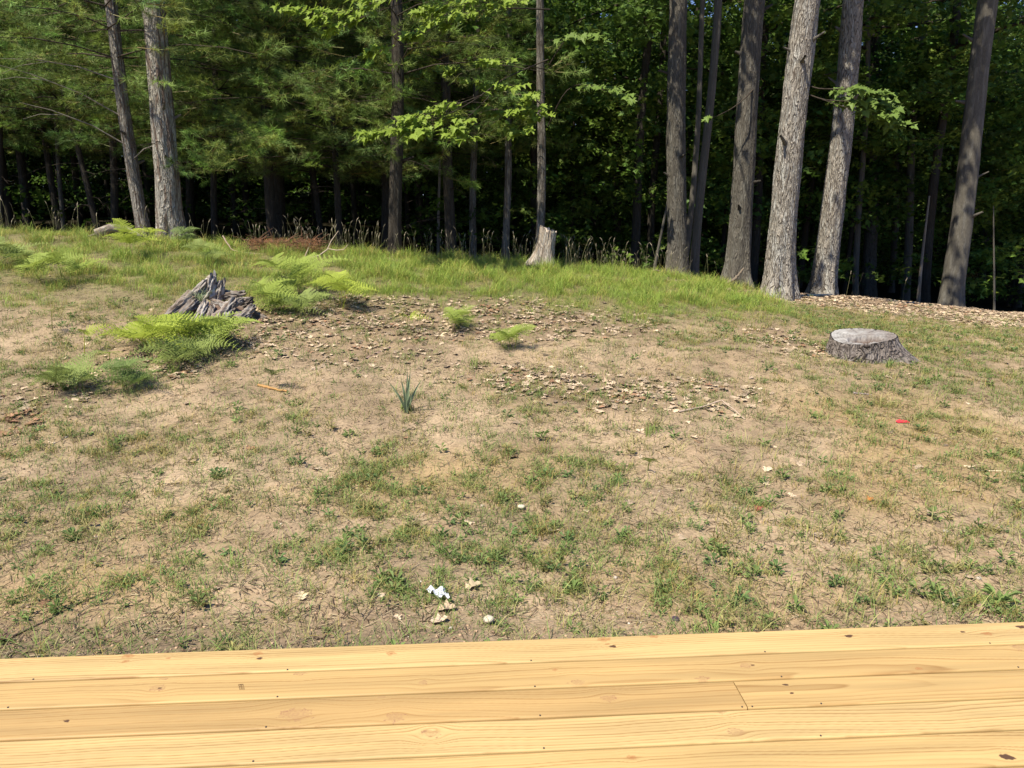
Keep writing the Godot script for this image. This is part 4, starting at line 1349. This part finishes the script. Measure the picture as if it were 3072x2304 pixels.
		for jj in 19:
			var f := jj / 18.0
			var thick: float = q[6] * (1.0 - 0.45 * f) * (0.05 if jj == 18 else 1.0)
			for ii in 34:
				var th := TAU * ii / 34.0
				var co := cos(th)
				var si := sin(th)
				var n1 := nf.get_noise_3d(co * 1.6 + off, si * 1.6, f * 0.8)
				var n2 := nf.get_noise_3d(co * 6.5 + off, si * 6.5, f * 1.6)
				var n3 := nf.get_noise_3d(co * 3.0 + off, si * 3.0 + 30.0, f * 5.0)
				var ridge := clampf(absf(n2) * 3.2, 0.0, 1.0)
				var k := thick * (0.72 + 0.6 * n1 + 0.5 * ridge + 0.25 * n3)
				var tip := (0.09 * n2 + 0.07 * n3) * f * f
				var c: Color = Color(0.06, 0.046, 0.035).lerp(Color(0.34, 0.315, 0.28) * q[7], clampf(ridge * 1.2 + 0.5 * n3, 0, 1))
				c = c.lerp(Color(0.16, 0.11, 0.075), clampf(n1 * 1.6 + n3, 0.0, 0.6))
				ch.vert(a.lerp(b, f) + (u * co + w * si * 0.7) * k + dir * tip, c)
		ch.grid(34, 19, 0, true)
		part("weathered_wood", ch.mesh(true), M.stone, t)
	# weathered root arch left of the leaning trunk
	p = spot(-6.95, 13.25)
	t = thing("fallen_log", "short arched grey root log lying at the foot of the slimmer leaning trunk", "log", p)
	m = Mb.new()
	m.tube([Vector3(-0.34, -0.05, 0), Vector3(-0.27, 0.12, 0), Vector3(-0.05, 0.21, -0.03), Vector3(0.2, 0.19, -0.05), Vector3(0.46, 0.06, -0.05)], [0.06, 0.09, 0.075, 0.06, 0.02], 12)
	part("log", m.mesh(true), M.snag, t)
	m = Mb.new()
	m.tube([Vector3(-0.28, 0.12, 0), Vector3(-0.5, 0.04, 0.05), Vector3(-0.75, -0.05, 0.1)], [0.02, 0.014, 0.008], 6)
	part("twig", m.mesh(true), M.snag, t)

func ferns() -> void:
	var fr := [frond(71, 0.65), frond(72, 0.85), frond(73, 0.5)]
	var i := 0
	for f in FERNS:
		i += 1
		rng.seed = 900 + i
		var p := spot(f[0], f[1])
		var t := thing("fern", f[7], "fern", p, f[4])
		var n: int = f[6]
		for s in (4 if n > 4 else 3 if n > 3 else 2 if n == 3 else 1):
			var m := Mb.new()
			var off: Vector3 = Vector3(rr(-0.06, 0.06), 0, rr(-0.06, 0.06)) if s == 0 else Vector3(rr(-0.42, 0.42), 0, rr(-0.3, 0.3)) * f[3]
			var hgt: float = f[2] * (rr(0.85, 1.1) if s == 0 else rr(0.3, 0.9))
			var head: Vector3 = off + Vector3(off.x * 0.4 + rr(-0.05, 0.05), hgt, rr(-0.02, 0.06))
			m.tube([off - Vector3.UP * 0.03, off.lerp(head, 0.5) + Vector3(rr(-0.02, 0.02), 0, 0), head], [0.005, 0.004, 0.003], 5, Color(1.0, 0.9, 0.7))
			part("stem", m.mesh(true), M.fern[f[5]], t)
			var cnt: int = n if n < 3 else 5
			for k in cnt:
				var o := part("frond", fr[rng.randi() % 3], M.fern[f[5]], t)
				var az := (k - (cnt - 1) * 0.5) * 1.2 + rr(-0.35, 0.35) - PI / 2 + s * 0.7
				o.transform = Transform3D(Basis.from_euler(Vector3(0, az, rr(0.2, 0.95))) * Basis.from_euler(Vector3(0.5 * cos(az) + rr(-0.35, 0.35), 0, 0)).scaled(Vector3.ONE * f[3] * rr(0.65, 1.1)), head)

# ---------------------------------------------------------------- ground cover
func yaw_basis(s: float) -> Basis:
	return Basis.from_euler(Vector3(rr(-0.12, 0.12), rr(-PI, PI), rr(-0.12, 0.12))).scaled(Vector3.ONE * s)

func scatter() -> void:
	# sparse yard grass and weeds
	var short := [blade_tuft(13, 0.02, 0.07, 0.045, 1.3, 0.0021, 201), blade_tuft(9, 0.03, 0.10, 0.03, 1.0, 0.0021, 202), blade_tuft(18, 0.015, 0.05, 0.065, 1.6, 0.0021, 203)]
	var weeds := [broad_weed(10, 0.036, 211), broad_weed(16, 0.05, 212)]
	var cs := [Copies3D.new(), Copies3D.new(), Copies3D.new()]
	var cw := [Copies3D.new(), Copies3D.new()]
	rng.seed = 1001
	var tries := 164000
	for k in tries:
		var d := 2.6 + 11.4 * pow(rng.randf(), 1.15)
		var x := rr(-1, 1) * (d * 0.86 + 0.9)
		var g := patches(GREEN, x, d)
		var clump := nb.get_noise_2d(x * 0.9 + 20.0, d * 0.9)
		var fine := nc.get_noise_2d(x * 0.5 + 70.0, d * 0.5)
		var dens := 0.028 + 0.46 * g * (0.25 + 1.1 * clampf(clump + 0.25, 0, 1))
		dens += 0.24 * clampf(clump - 0.2, 0.0, 1.0)
		dens *= 0.25 + 1.7 * clampf(fine + 0.25, 0, 1)
		dens += 0.10 * patches(LITTER, x, d) * clampf(fine + 0.5, 0, 1)
		if x > 4.0 and d > 9.0:
			dens += 0.30 * clampf((13.6 - 0.4 * (x - 4.0) - d), 0.0, 1.0) * clampf(1.0 - litter(x, d), 0, 1)
		if d < 3.2:
			dens *= 0.6
		if rng.randf() > dens or (d < 2.85 + 0.062 * x):
			continue
		var dry := rng.randf()
		var c := Color(1.0, 1.0, 1.0) * rr(0.65, 1.2)
		if dry < 0.34:
			c = Color(1.85, 1.22, 1.5) * rr(0.5, 1.0)
		elif dry < 0.6:
			c = Color(0.8, 0.92, 1.0) * rr(0.6, 1.1)
		if rng.randf() < 0.13 + 0.17 * clampf(4.8 - d, 0, 1):
			cw[k % 2].add(Transform3D(yaw_basis(rr(0.5, 1.35)), spot(x, d)), c if dry > 0.22 else Color(0.9, 0.9, 0.9))
		else:
			cs[k % 3].add(Transform3D(yaw_basis(rr(0.5, 1.35)), spot(x, d)), c)
	var wisp := [blade_tuft(8, 0.015, 0.06, 0.07, 1.8, 0.0015, 204), blade_tuft(6, 0.03, 0.10, 0.04, 1.1, 0.0014, 205)]
	var ww := [Copies3D.new(), Copies3D.new()]
	rng.seed = 1011
	for k in 74000:
		var d := 2.6 + 10.6 * pow(rng.randf(), 1.15)
		var x := rr(-1, 1) * (d * 0.86 + 0.9)
		if d < 2.85 + 0.062 * x:
			continue
		var q := 0.07 + 0.42 * clampf(nc.get_noise_2d(x * 0.35 + 11.0, d * 0.35) + 0.1, 0.0, 1.0) + 0.35 * clampf(nb.get_noise_2d(x * 0.7 + 51.0, d * 0.7), 0.0, 1.0)
		if rng.randf() > q:
			continue
		var c := Color(1.75, 1.3, 1.75) * rr(0.4, 1.1)
		if rng.randf() < 0.5 + 0.9 * nd.get_noise_2d(x * 2.0 + 15.0, d * 2.0) + 0.15 * clampf(-x, -1.0, 1.0):
			c = Color(0.85, 0.95, 0.9) * rr(0.55, 1.15)
		ww[k % 2].add(Transform3D(yaw_basis(rr(0.6, 1.5)), spot(x, d)), c)
	for k in 2:
		tag(copies("dry_wisps", wisp[k], M.grass, ww[k]), "thin dry wisps of grass all over the sandy yard", "grass", "dry grass wisps")
	for k in 3:
		tag(copies("yard_grass", short[k], M.grass, cs[k]), "sparse short grass dotted over the sandy yard", "grass", "sparse yard grass")
	for k in 2:
		tag(copies("yard_weeds", weeds[k], M.weed, cw[k]), "small broad leaved weeds dotted over the sandy yard", "weeds", "yard weeds")
	# tall grass on the brow of the bank
	var tall := [blade_tuft(15, 0.06, 0.24, 0.08, 0.7, 0.0022, 221), blade_tuft(16, 0.08, 0.30, 0.09, 0.9, 0.0022, 222), blade_tuft(15, 0.05, 0.18, 0.10, 1.1, 0.0022, 223)]
	cs = [Copies3D.new(), Copies3D.new(), Copies3D.new()]
	rng.seed = 1002
	for k in 92000:
		var d := rr(7.9, 15.4)
		var x := rr(-16.0, 6.5)
		if absf(x) > d * 0.95 + 1.8:
			continue
		var w := lush(x, d)
		var left := clampf((-2.2 - x) * 0.6, 0.0, 1.0)
		w *= clampf(0.66 + 1.0 * nb.get_noise_2d(x * 0.4, d * 0.4) + 0.5 * nc.get_noise_2d(x * 0.2, d * 0.2), 0.06, 1.0) - 0.2 * left
		w *= 1.0 - 0.8 * patches(LITTER, x, d)
		if rng.randf() > w:
			continue
		var c := Color(1.15, 1.2, 0.85) * rr(0.75, 1.2)
		var q := rng.randf()
		if q < 0.17 + 0.16 * left:
			c = Color(2.3, 1.5, 1.6) * rr(0.6, 1.0)
		elif q < 0.45:
			c = Color(1.45, 1.4, 0.8) * rr(0.75, 1.05)
		var s := rr(0.45, 1.1) * (0.85 + 0.7 * clampf(nb.get_noise_2d(x * 0.45 + 3.0, d * 0.45), -0.4, 0.5)) * (0.65 + 0.35 * clampf((d - along(LUSH, x)), 0, 1))
		cs[k % 3].add(Transform3D(yaw_basis(s), spot(x, d)), c)
	for k in 3:
		tag(copies("bank_grass", tall[k], M.bank, cs[k]), "taller green grass along the brow of the bank", "grass", "tall grass on the bank")
	# seed heads against the dark wood
	var heads := []
	for k in 3:
		rng.seed = 231 + k
		var m := Mb.new()
		var h := 0.36 + 0.08 * k
		var bow := 0.03 + 0.035 * k
		var path := []
		var rad := []
		for q in 6:
			var f := q / 5.0
			path.append(Vector3(bow * f * f, h * f, 0))
			rad.append(0.0022)
		m.tube(path, rad, 3, Color(0.55, 0.62, 0.45))
		var a := Vector3(bow, h, 0)
		m.tube([a, a + Vector3(0.006, 0.022, 0), a + Vector3(0.015 + 0.006 * k, 0.047, 0), a + Vector3(0.028 + 0.010 * k, 0.07, 0)], [0.003, 0.005, 0.0045, 0.001], 4, Color(1.15, 1.12, 1.0))
		heads.append(m.mesh(true))
	cs = [Copies3D.new(), Copies3D.new(), Copies3D.new()]
	rng.seed = 1003
	for k in 1900:
		var x := rr(-11.0, 4.2)
		var d := brow(x) + rr(-0.5, 0.9)
		var w := 0.85 if x > -4.6 and x < 1.8 else 0.5 if x < 3.2 and x > 0 else 0.22
		if rng.randf() > w * (0.6 + 0.7 * nb.get_noise_2d(x * 0.6, 5.0)):
			continue
		cs[k % 3].add(Transform3D(yaw_basis(rr(0.45, 1.1)), spot(x, d)), Color.WHITE * rr(0.35, 1.2))
	for q in [[6.3, 14.6], [6.9, 14.9], [6.6, 14.7], [5.6, 14.5], [10.2, 14.0], [10.7, 13.8], [7.8, 14.8], [-8.3, 11.6], [-7.9, 11.9], [-5.75, 12.1]]:
		cs[1].add(Transform3D(yaw_basis(1.0), spot(q[0], q[1])), Color.WHITE)
	for k in 3:
		tag(copies("seed_heads", heads[k], M.straw, cs[k]), "pale seed heads of tall grass standing against the dark wood", "grass", "seed heads on the brow")
	# dead leaves
	var dl := []
	for k in 5:
		dl.append(dead_leaf(241 + k))
	var cl := [Copies3D.new(), Copies3D.new(), Copies3D.new(), Copies3D.new(), Copies3D.new()]
	rng.seed = 1004
	for k in 98000:
		var d := 3.0 + 14.0 * pow(rng.randf(), 0.75)
		var x := rr(-1, 1) * (d * 0.86 + 0.9)
		var w := litter(x, d)
		w = w * 1.9 * (0.20 + 1.1 * clampf(nb.get_noise_2d(x * 0.8 + 33.0, d * 0.8) + 0.15, 0, 1) + (0.35 if x > 4.6 and d > 11.0 else 0.0)) * (0.65 + 0.8 * nc.get_noise_2d(x * 0.3 + 9.0, d * 0.3)) + 0.006
		if rng.randf() > w:
			continue
		var red := rng.randf()
		var c := Color(1.0, 0.98, 0.95) * rr(0.5, 1.4)
		if red < 0.08 or Vector2(x + 4.05, d - 5.83).length() < 0.3:
			c = Color(0.85, 0.62, 0.52) * rr(0.5, 0.9)
		elif red < 0.35:
			c = Color(0.72, 0.70, 0.70) * rr(0.4, 1.2)
		var s := rr(0.04, 0.095)
		var b := Basis.from_euler(Vector3(rr(-0.22, 0.22) + (PI if rng.randf() < 0.4 else 0.0), rr(-PI, PI), rr(-0.28, 0.28))).scaled(Vector3.ONE * s)
		cl[k % 5].add(Transform3D(b, spot(x, d) + Vector3.UP * (0.006 + rr(0.0, 0.018) * minf(1.0, litter(x, d)))), c)
	for k in 5:
		tag(copies("dead_leaves", dl[k], M.dead, cl[k]), "dry brown fallen leaves lying in drifts on the bank and under the trees", "fallen leaves", "fallen leaf litter")
	# grit, clods and bits of straw on the sand
	var grit := stone_mesh(251, 0.6)
	var g1 := Copies3D.new()
	rng.seed = 1005
	for k in 42000:
		var d := 2.7 + 7.0 * pow(rng.randf(), 1.7)
		var x := rr(-1, 1) * (d * 0.80 + 0.5)
		var s := 0.0022 + 0.007 * pow(rng.randf(), 4.0)
		var c := Color(0.30, 0.21, 0.135) * rr(0.6, 1.4)
		if rng.randf() < 0.008:
			c = Color(0.5, 0.46, 0.4)
		g1.add(Transform3D(yaw_basis(s), spot(x, d) + Vector3.UP * s * 0.2), c)
	tag(copies("sand_grit", grit, M.stone, g1), "fine grit and crumbs of sand over the yard", "grit")
	var bit := Mb.new()
	bit.tube([Vector3(-0.5, 0, 0), Vector3(0, 0.06, 0.05), Vector3(0.5, 0, -0.03)], [0.022, 0.03, 0.02], 4)
	var g2 := Copies3D.new()
	rng.seed = 1006
	for k in 52000:
		var d := 2.7 + 9.5 * pow(rng.randf(), 1.05)
		var x := rr(-1, 1) * (d * 0.80 + 0.5)
		if rng.randf() > 0.6 + 0.8 * nb.get_noise_2d(x * 0.8 + 5.0, d * 0.8):
			continue
		var s := rr(0.02, 0.075)
		var q := rng.randf()
		var c := Color(1.0, 0.95, 0.85) * rr(0.45, 1.2)
		if q < 0.45:
			c = Color(0.30, 0.24, 0.22) * rr(0.5, 1.2)
		g2.add(Transform3D(Basis.from_euler(Vector3(0, rr(-PI, PI), rr(-0.15, 0.2))).scaled(Vector3(s, s * 0.9 + 0.02, s * 0.9 + 0.02)), spot(x, d) + Vector3.UP * 0.004), c)
	tag(copies("straw_bits", bit.mesh(true), M.straw, g2), "bits of straw and broken twig scattered on the sand", "straw")

# ---------------------------------------------------------------- odd small things
func stick(called: String, label: String, pts: Array, r: float, col: Color, category := "stick") -> void:
	var base := spot(pts[0][0], pts[0][1])
	var t := thing(called, label, category, base)
	var path := []
	var rad := []
	var cur := Curve3D.new()
	for p in pts:
		cur.add_point(spot(p[0], p[1]) + Vector3.UP * (p[2] if p.size() > 2 else r * 0.7) - base)
	for k in 14:
		path.append(cur.sample_baked(cur.get_baked_length() * k / 13.0) + Vector3(rr(-1, 1), rr(-0.2, 0.4), rr(-1, 1)) * r * 0.5)
		rad.append(r * (1.0 - 0.5 * k / 13.0) * rr(0.85, 1.15))
	var m := Mb.new()
	m.tube(path, rad, 6, col)
	part("stick", m.mesh(true), M.stone, t)

func small_things() -> void:
	rng.seed = 3003
	var grey := Color(0.22, 0.17, 0.13)
	stick("stick", "long thin dark twig lying at the lower left near the deck", [[-2.32, 2.94], [-2.2, 3.12], [-2.12, 3.27], [-2.05, 3.42]], 0.006, Color(0.09, 0.065, 0.05))
	stick("stick", "short brown stick by the deck edge, right of the long dark twig", [[-1.89, 3.03], [-1.79, 3.01]], 0.007, Color(0.13, 0.09, 0.065))
	stick("stick", "pale bowed stick below the dead leaves right of the middle", [[1.46, 6.29, 0.01], [1.7, 6.42, 0.02], [1.89, 6.5, 0.06], [1.97, 6.38, 0.03], [2.03, 6.24, 0.005]], 0.011, Color(0.36, 0.28, 0.21))
	stick("stick", "dark crooked stick on sand right of the centre weeds", [[0.88, 5.92], [0.98, 5.86], [1.08, 5.75]], 0.007, grey)
	stick("stick", "straight pinkish stick lying behind the sword leaved plant", [[-1.55, 7.73], [-1.35, 8.12]], 0.012, Color(0.27, 0.18, 0.16))
	stick("stick", "short dark stick right of the sword leaved plant", [[-0.66, 6.77], [-0.49, 6.48]], 0.009, grey)
	stick("bark_strip", "flat orange strip of bark behind the small dark fern", [[-2.4, 6.83], [-2.25, 6.78], [-2.1, 6.71]], 0.016, Color(0.38, 0.22, 0.09), "bark")
	stick("vine", "thin pale runner lying on sand at the right edge", [[3.38, 5.09], [3.5, 5.04], [3.67, 5.02], [3.9, 5.05]], 0.006, Color(0.55, 0.46, 0.30), "runner")
	stick("stick", "small grey stick in front of the sawn stump", [[3.31, 7.0], [3.5, 7.02]], 0.013, Color(0.30, 0.25, 0.22))
	stick("fallen_log", "thin pale log lying at the foot of the trunk dappled with leaf shadows", [[5.75, 14.5], [6.35, 14.75]], 0.035, Color(0.46, 0.37, 0.25), "log")
	stick("stick", "broken limb propped against the roots of the large shaded trunk", [[4.0, 14.0, 0.02], [4.18, 14.05, 0.14], [4.38, 14.15, 0.36]], 0.035, Color(0.16, 0.13, 0.10))
	stick("stick", "bent pale stick at the wood edge right of the big flaking trunk", [[-4.92, 12.9, 0.26], [-4.75, 12.8, 0.05], [-4.5, 12.7, 0.03], [-4.2, 12.6, 0.02]], 0.012, Color(0.36, 0.27, 0.2))
	stick("stick", "arched stick in the tall grass left of the straight grey trunk", [[2.5, 14.4, 0.0], [2.75, 14.4, 0.12], [3.0, 14.4, 0.08], [3.1, 14.45, 0.02]], 0.02, Color(0.17, 0.13, 0.10))
	# forked dead branch sticking up at the brow
	var p := spot(-3.45, 12.6)
	var t := thing("dead_branch", "forked pale dead branch sticking up from the grass at the wood edge", "branch", p)
	var m := Mb.new()
	m.tube([Vector3(-0.02, 0.0, 0), Vector3(0.22, 0.06, -0.02), Vector3(0.36, 0.16, -0.05), Vector3(0.43, 0.30, -0.05), Vector3(0.55, 0.46, -0.08)], [0.014, 0.013, 0.012, 0.009, 0.004], 6)
	m.tube([Vector3(0.37, 0.17, -0.05), Vector3(0.52, 0.15, 0), Vector3(0.64, 0.16, 0), Vector3(0.72, 0.24, 0.02)], [0.009, 0.007, 0.006, 0.003], 6)
	part("limb", m.mesh(true), mat(Color(0.42, 0.34, 0.25), 0.9), t)
	m = Mb.new()
	m.tube([Vector3(-0.02, 0.02, 0.0), Vector3(0.04, 0.15, 0), Vector3(0.10, 0.28, 0.02)], [0.011, 0.009, 0.004], 6)
	part("limb", m.mesh(true), mat(Color(0.42, 0.34, 0.25), 0.9), t)
	# heap of dead pine brush
	p = spot(-3.95, 13.1)
	t = thing("brush_heap", "low heap of reddish brown dead pine brush in tall grass at the wood edge", "brush heap", p)
	m = Mb.new()
	for k in 210:
		var a := Vector3(rr(-0.65, 0.65), rr(0, 0.2), rr(-0.25, 0.25))
		var dir := Vector3(rr(-1, 1), rr(-0.2, 0.35), rr(-0.6, 0.6)).normalized() * rr(0.12, 0.42)
		m.tube([a, a + dir * 0.5 + Vector3.UP * 0.015, a + dir], [0.006, 0.004, 0.002], 3, Color.WHITE * rr(0.5, 1.3))
	for k in 1100:
		var a := Vector3(rr(-0.55, 0.6), rr(0.02, 0.24), rr(-0.2, 0.22))
		var dir := Vector3(rr(-0.6, 0.6), -1, rr(-0.6, 0.6)).normalized() * rr(0.06, 0.12)
		var s := Vector3(0.003, 0, 0.001)
		m.tri(m.vert(a - s, Color(1.7, 1.0, 0.8) * 0.8), m.vert(a + s, Color(1.7, 1.0, 0.8) * 0.8), m.vert(a + dir, Color(1.7, 1.0, 0.8)))
	part("brushwood", m.mesh(false), mat(Color(0.20, 0.11, 0.065), 0.9), t).set_meta("kind", "stuff")
	# bare dead limb hanging at the far left
	# sword leaved plant
	p = spot(-0.91, 6.22)
	t = thing("iris_plant", "blue green sword leaved plant standing alone on the bank", "plant", p)
	var sword := leafy(Color(0.24, 0.31, 0.18), 0.5, 0.5)
	for q in [[-0.42, 0.36, 0.02], [-0.12, 0.34, 0.0], [0.02, 0.40, -0.02], [0.10, 0.42, 0.01], [0.38, 0.35, -0.01], [0.25, 0.24, 0.05], [-0.25, 0.22, 0.05], [0.0, 0.26, 0.06]]:
		m = Mb.new()
		var ids := []
		for k in 5:
			var f := k / 4.0
			var c := Vector3(sin(q[0]) * q[1] * f * (0.6 + 0.4 * f), cos(q[0]) * q[1] * f * 0.85, q[2] * (1 + f))
			var w := 0.013 * (1.0 - pow(f, 2.5)) + 0.001
			ids.append([m.vert(c + Vector3(-w, 0, 0.004)), m.vert(c + Vector3(0, 0, -0.003)), m.vert(c + Vector3(w, 0, 0.004))])
		for k in 4:
			m.quad(ids[k][0], ids[k + 1][0], ids[k + 1][1], ids[k][1])
			m.quad(ids[k][1], ids[k + 1][1], ids[k + 1][2], ids[k][2])
		part("leaf", m.mesh(true), sword, t)
	part("grass_skirt", blade_tuft(34, 0.05, 0.15, 0.06, 0.9, 0.0035, 301), M.grass, t)
	# single tufts and weeds that stand out
	for q in [[1.12, 5.74, 0.13, 26, "upright tuft of thin rush like blades on the sand right of centre", 302, 0.35], [-3.36, 7.21, 0.17, 40, "dense dark grass tuft in front of the fern clump by the rotted stump", 303, 0.6], [4.22, 8.12, 0.12, 30, "green grass tuft against the front of the sawn stump", 304, 0.6], [-0.4, 7.6, 0.16, 26, "dark spiky tuft behind and right of the sword leaved plant", 305, 0.5], [-3.65, 9.12, 0.34, 60, "pale blue green grass clump arching inside the rotted stump", 306, 1.1]]:
		var tp := spot(q[0], q[1])
		if q[5] == 306:
			tp = spot(-3.66, 9.05) + Vector3(-0.09, 0.12, 0.12)
		var o := part("grass_tuft", blade_tuft(q[3], q[2] * 0.5, q[2], 0.05, q[6], 0.0032, q[5], Color(1.2, 1.2, 1.4)), M.grass if q[5] != 306 else leafy(Color(0.24, 0.31, 0.17), 0.4, 0.6))
		o.position = tp
		tag(o, q[4], "grass tuft", "grass tufts that stand alone")
	for q in [[2.4, 3.30, 0.10, 22, "large leafy weed at the deck edge on the far right", 311], [0.24, 5.67, 0.09, 16, "flat broad leaved weed on bare sand just right of centre", 312], [-1.29, 4.65, 0.07, 18, "green weed rosette left of the centre grass patch", 313], [1.36, 3.22, 0.065, 20, "spiky weed rosette touching the deck edge right of centre", 314], [-1.55, 3.33, 0.055, 18, "small leafy weed on sand above the short brown stick", 315]]:
		var o := part("weed", broad_weed(q[3], q[2], q[5]), M.weed)
		o.position = spot(q[0], q[1])
		tag(o, q[4], "weed", "weeds that stand alone")
	# litter and stones near the deck
	m = Mb.new()
	rng.seed = 3100
	var n := 9
	for j in n:
		for i in n:
			var u := i / (n - 1.0) - 0.5
			var v := j / (n - 1.0) - 0.5
			var fold := 0.012 * sin(u * 11.0 + v * 4.0) + 0.010 * sin(v * 13.0 + 1.0) + rr(-0.004, 0.004)
			m.vert(Vector3(u * 0.075 * (1.0 - 0.4 * v) + v * 0.02, 0.022 + fold, v * 0.10 + u * 0.03), Color(0.58, 0.60, 0.65))
	m.grid(n, n, 0)
	var o1 := part("plastic_scrap", m.mesh(true), mat(Color.WHITE, 0.3))
	o1.position = spot(-0.36, 3.36)
	o1.rotation.y = 0.35
	tag(o1, "crumpled white plastic scrap on the sand near the deck", "litter")
	m = Mb.new()
	for k in 3:
		var a := m.vert(Vector3(-0.05 + 0.03 * k, 0.012, -0.012))
		var b := m.vert(Vector3(-0.01 + 0.03 * k, 0.03 - 0.006 * k, -0.016))
		var c := m.vert(Vector3(0.0 + 0.03 * k, 0.008, 0.02))
		var e := m.vert(Vector3(-0.04 + 0.03 * k, 0.004, 0.016))
		m.quad(a, b, c, e)
	var o2 := part("red_scrap", m.mesh(false), mat(Color(0.42, 0.03, 0.04), 0.6))
	o2.position = spot(3.31, 6.06)
	tag(o2, "small red plastic scrap on the sand at the right", "litter")
	var kinds := [dead_leaf(401), dead_leaf(402), dead_leaf(403), dead_leaf(404)]
	for q in [[2.33, 4.52, 0.055, Color(0.50, 0.20, 0.06), "orange brown fallen leaf on sand at the right", 0, 0.5], [1.58, 4.45, 0.07, Color(0.27, 0.09, 0.06), "dark maroon fallen leaf right of centre", 1, 1.2], [-0.345, 3.15, 0.085, Color(0.50, 0.40, 0.28), "curled tan leaf nearest the deck below the white scrap", 2, 0.2], [-0.32, 3.25, 0.10, Color(0.48, 0.37, 0.24), "ragged tan leaf touching the lower end of the white scrap", 3, 0.0], [-0.20, 3.48, 0.09, Color(0.44, 0.36, 0.23), "long pale leaf right of the white scrap", 0, 0.45], [-1.06, 3.38, 0.075, Color(0.52, 0.42, 0.28), "lone pale dry leaf left of the white scrap near the deck", 2, 2.0], [0.95, 7.25, 0.10, Color(0.5, 0.38, 0.25), "larger dry leaf on top of the leaf drift right of the middle", 1, 0.4], [-2.29, 2.98, 0.08, Color(0.13, 0.08, 0.06), "dark leaf by the end of the long dark twig", 1, 0.1]]:
		var lm := leafy(q[3], 0.15, 0.8)
		var o := part("fallen_leaf", kinds[q[5]], lm)
		o.transform = Transform3D(Basis.from_euler(Vector3(0.1, q[6], 0.15)).scaled(Vector3.ONE * q[2]), spot(q[0], q[1]) + Vector3.UP * 0.012)
		tag(o, q[4], "leaf", "fallen leaves that lie singly")
	var sm := [stone_mesh(411, 0.55), stone_mesh(412, 0.3), stone_mesh(413, 0.75)]
	for q in [[2.29, 3.24, 0.055, Color(0.26, 0.18, 0.13), "flat brown stone by the deck at the far right", 1], [0.78, 3.18, 0.022, Color(0.07, 0.05, 0.06), "small dark stone by the deck right of centre", 0], [2.18, 3.29, 0.018, Color(0.46, 0.43, 0.38), "white pebble nearest the deck at the right", 0], [2.46, 3.56, 0.016, Color(0.42, 0.37, 0.30), "pale pebble behind the white pebble nearest the deck", 2], [2.6, 4.12, 0.018, Color(0.42, 0.38, 0.32), "pale pebble farthest back at the right", 2], [-0.19, 4.5, 0.018, Color(0.42, 0.35, 0.27), "pale pebble left of the white mushroom in the centre grass", 0], [-0.66, 3.38, 0.024, Color(0.50, 0.40, 0.28), "tan pebble left of the white scrap", 1], [-0.285, 3.09, 0.012, Color(0.5, 0.47, 0.41), "tiny white pebble below the curled tan leaf", 2], [0.55, 3.6, 0.014, Color(0.42, 0.37, 0.30), "pale pebble among weeds right of the long pale leaf", 0]]:
		var o := part("pebble", sm[q[5]], mat(q[3], 0.85))
		o.transform = Transform3D(Basis.from_euler(Vector3(0, rr(0, 6), 0)).scaled(Vector3.ONE * q[2]), spot(q[0], q[1]) + Vector3.UP * q[2] * 0.12)
		tag(o, q[4], "stone", "stones lying singly on the sand")
	for q in [[-0.11, 3.12, 0.026, "white mushroom cap beside a weed at the deck edge"], [0.06, 4.48, 0.024, "white mushroom cap in the centre grass patch"]]:
		m = Mb.new()
		for j in 6:
			var ph := PI * 0.62 * j / 5.0
			for i in 12:
				var th := TAU * i / 12
				m.vert(Vector3(sin(ph) * cos(th), cos(ph) * 0.55, sin(ph) * sin(th)) * q[2] * rr(0.95, 1.05), Color(0.48, 0.43, 0.33))
		m.grid(12, 6, 0, true)
		var mt := thing("mushroom", q[3], "mushroom", spot(q[0], q[1]))
		part("cap", m.mesh(true), M.stone, mt).position.y = 0.022
		m = Mb.new()
		m.tube([Vector3(0, -0.01, 0), Vector3(0, 0.025, 0)], [0.008, 0.007], 8, Color(0.7, 0.65, 0.52))
		part("stalk", m.mesh(true), M.stone, mt)
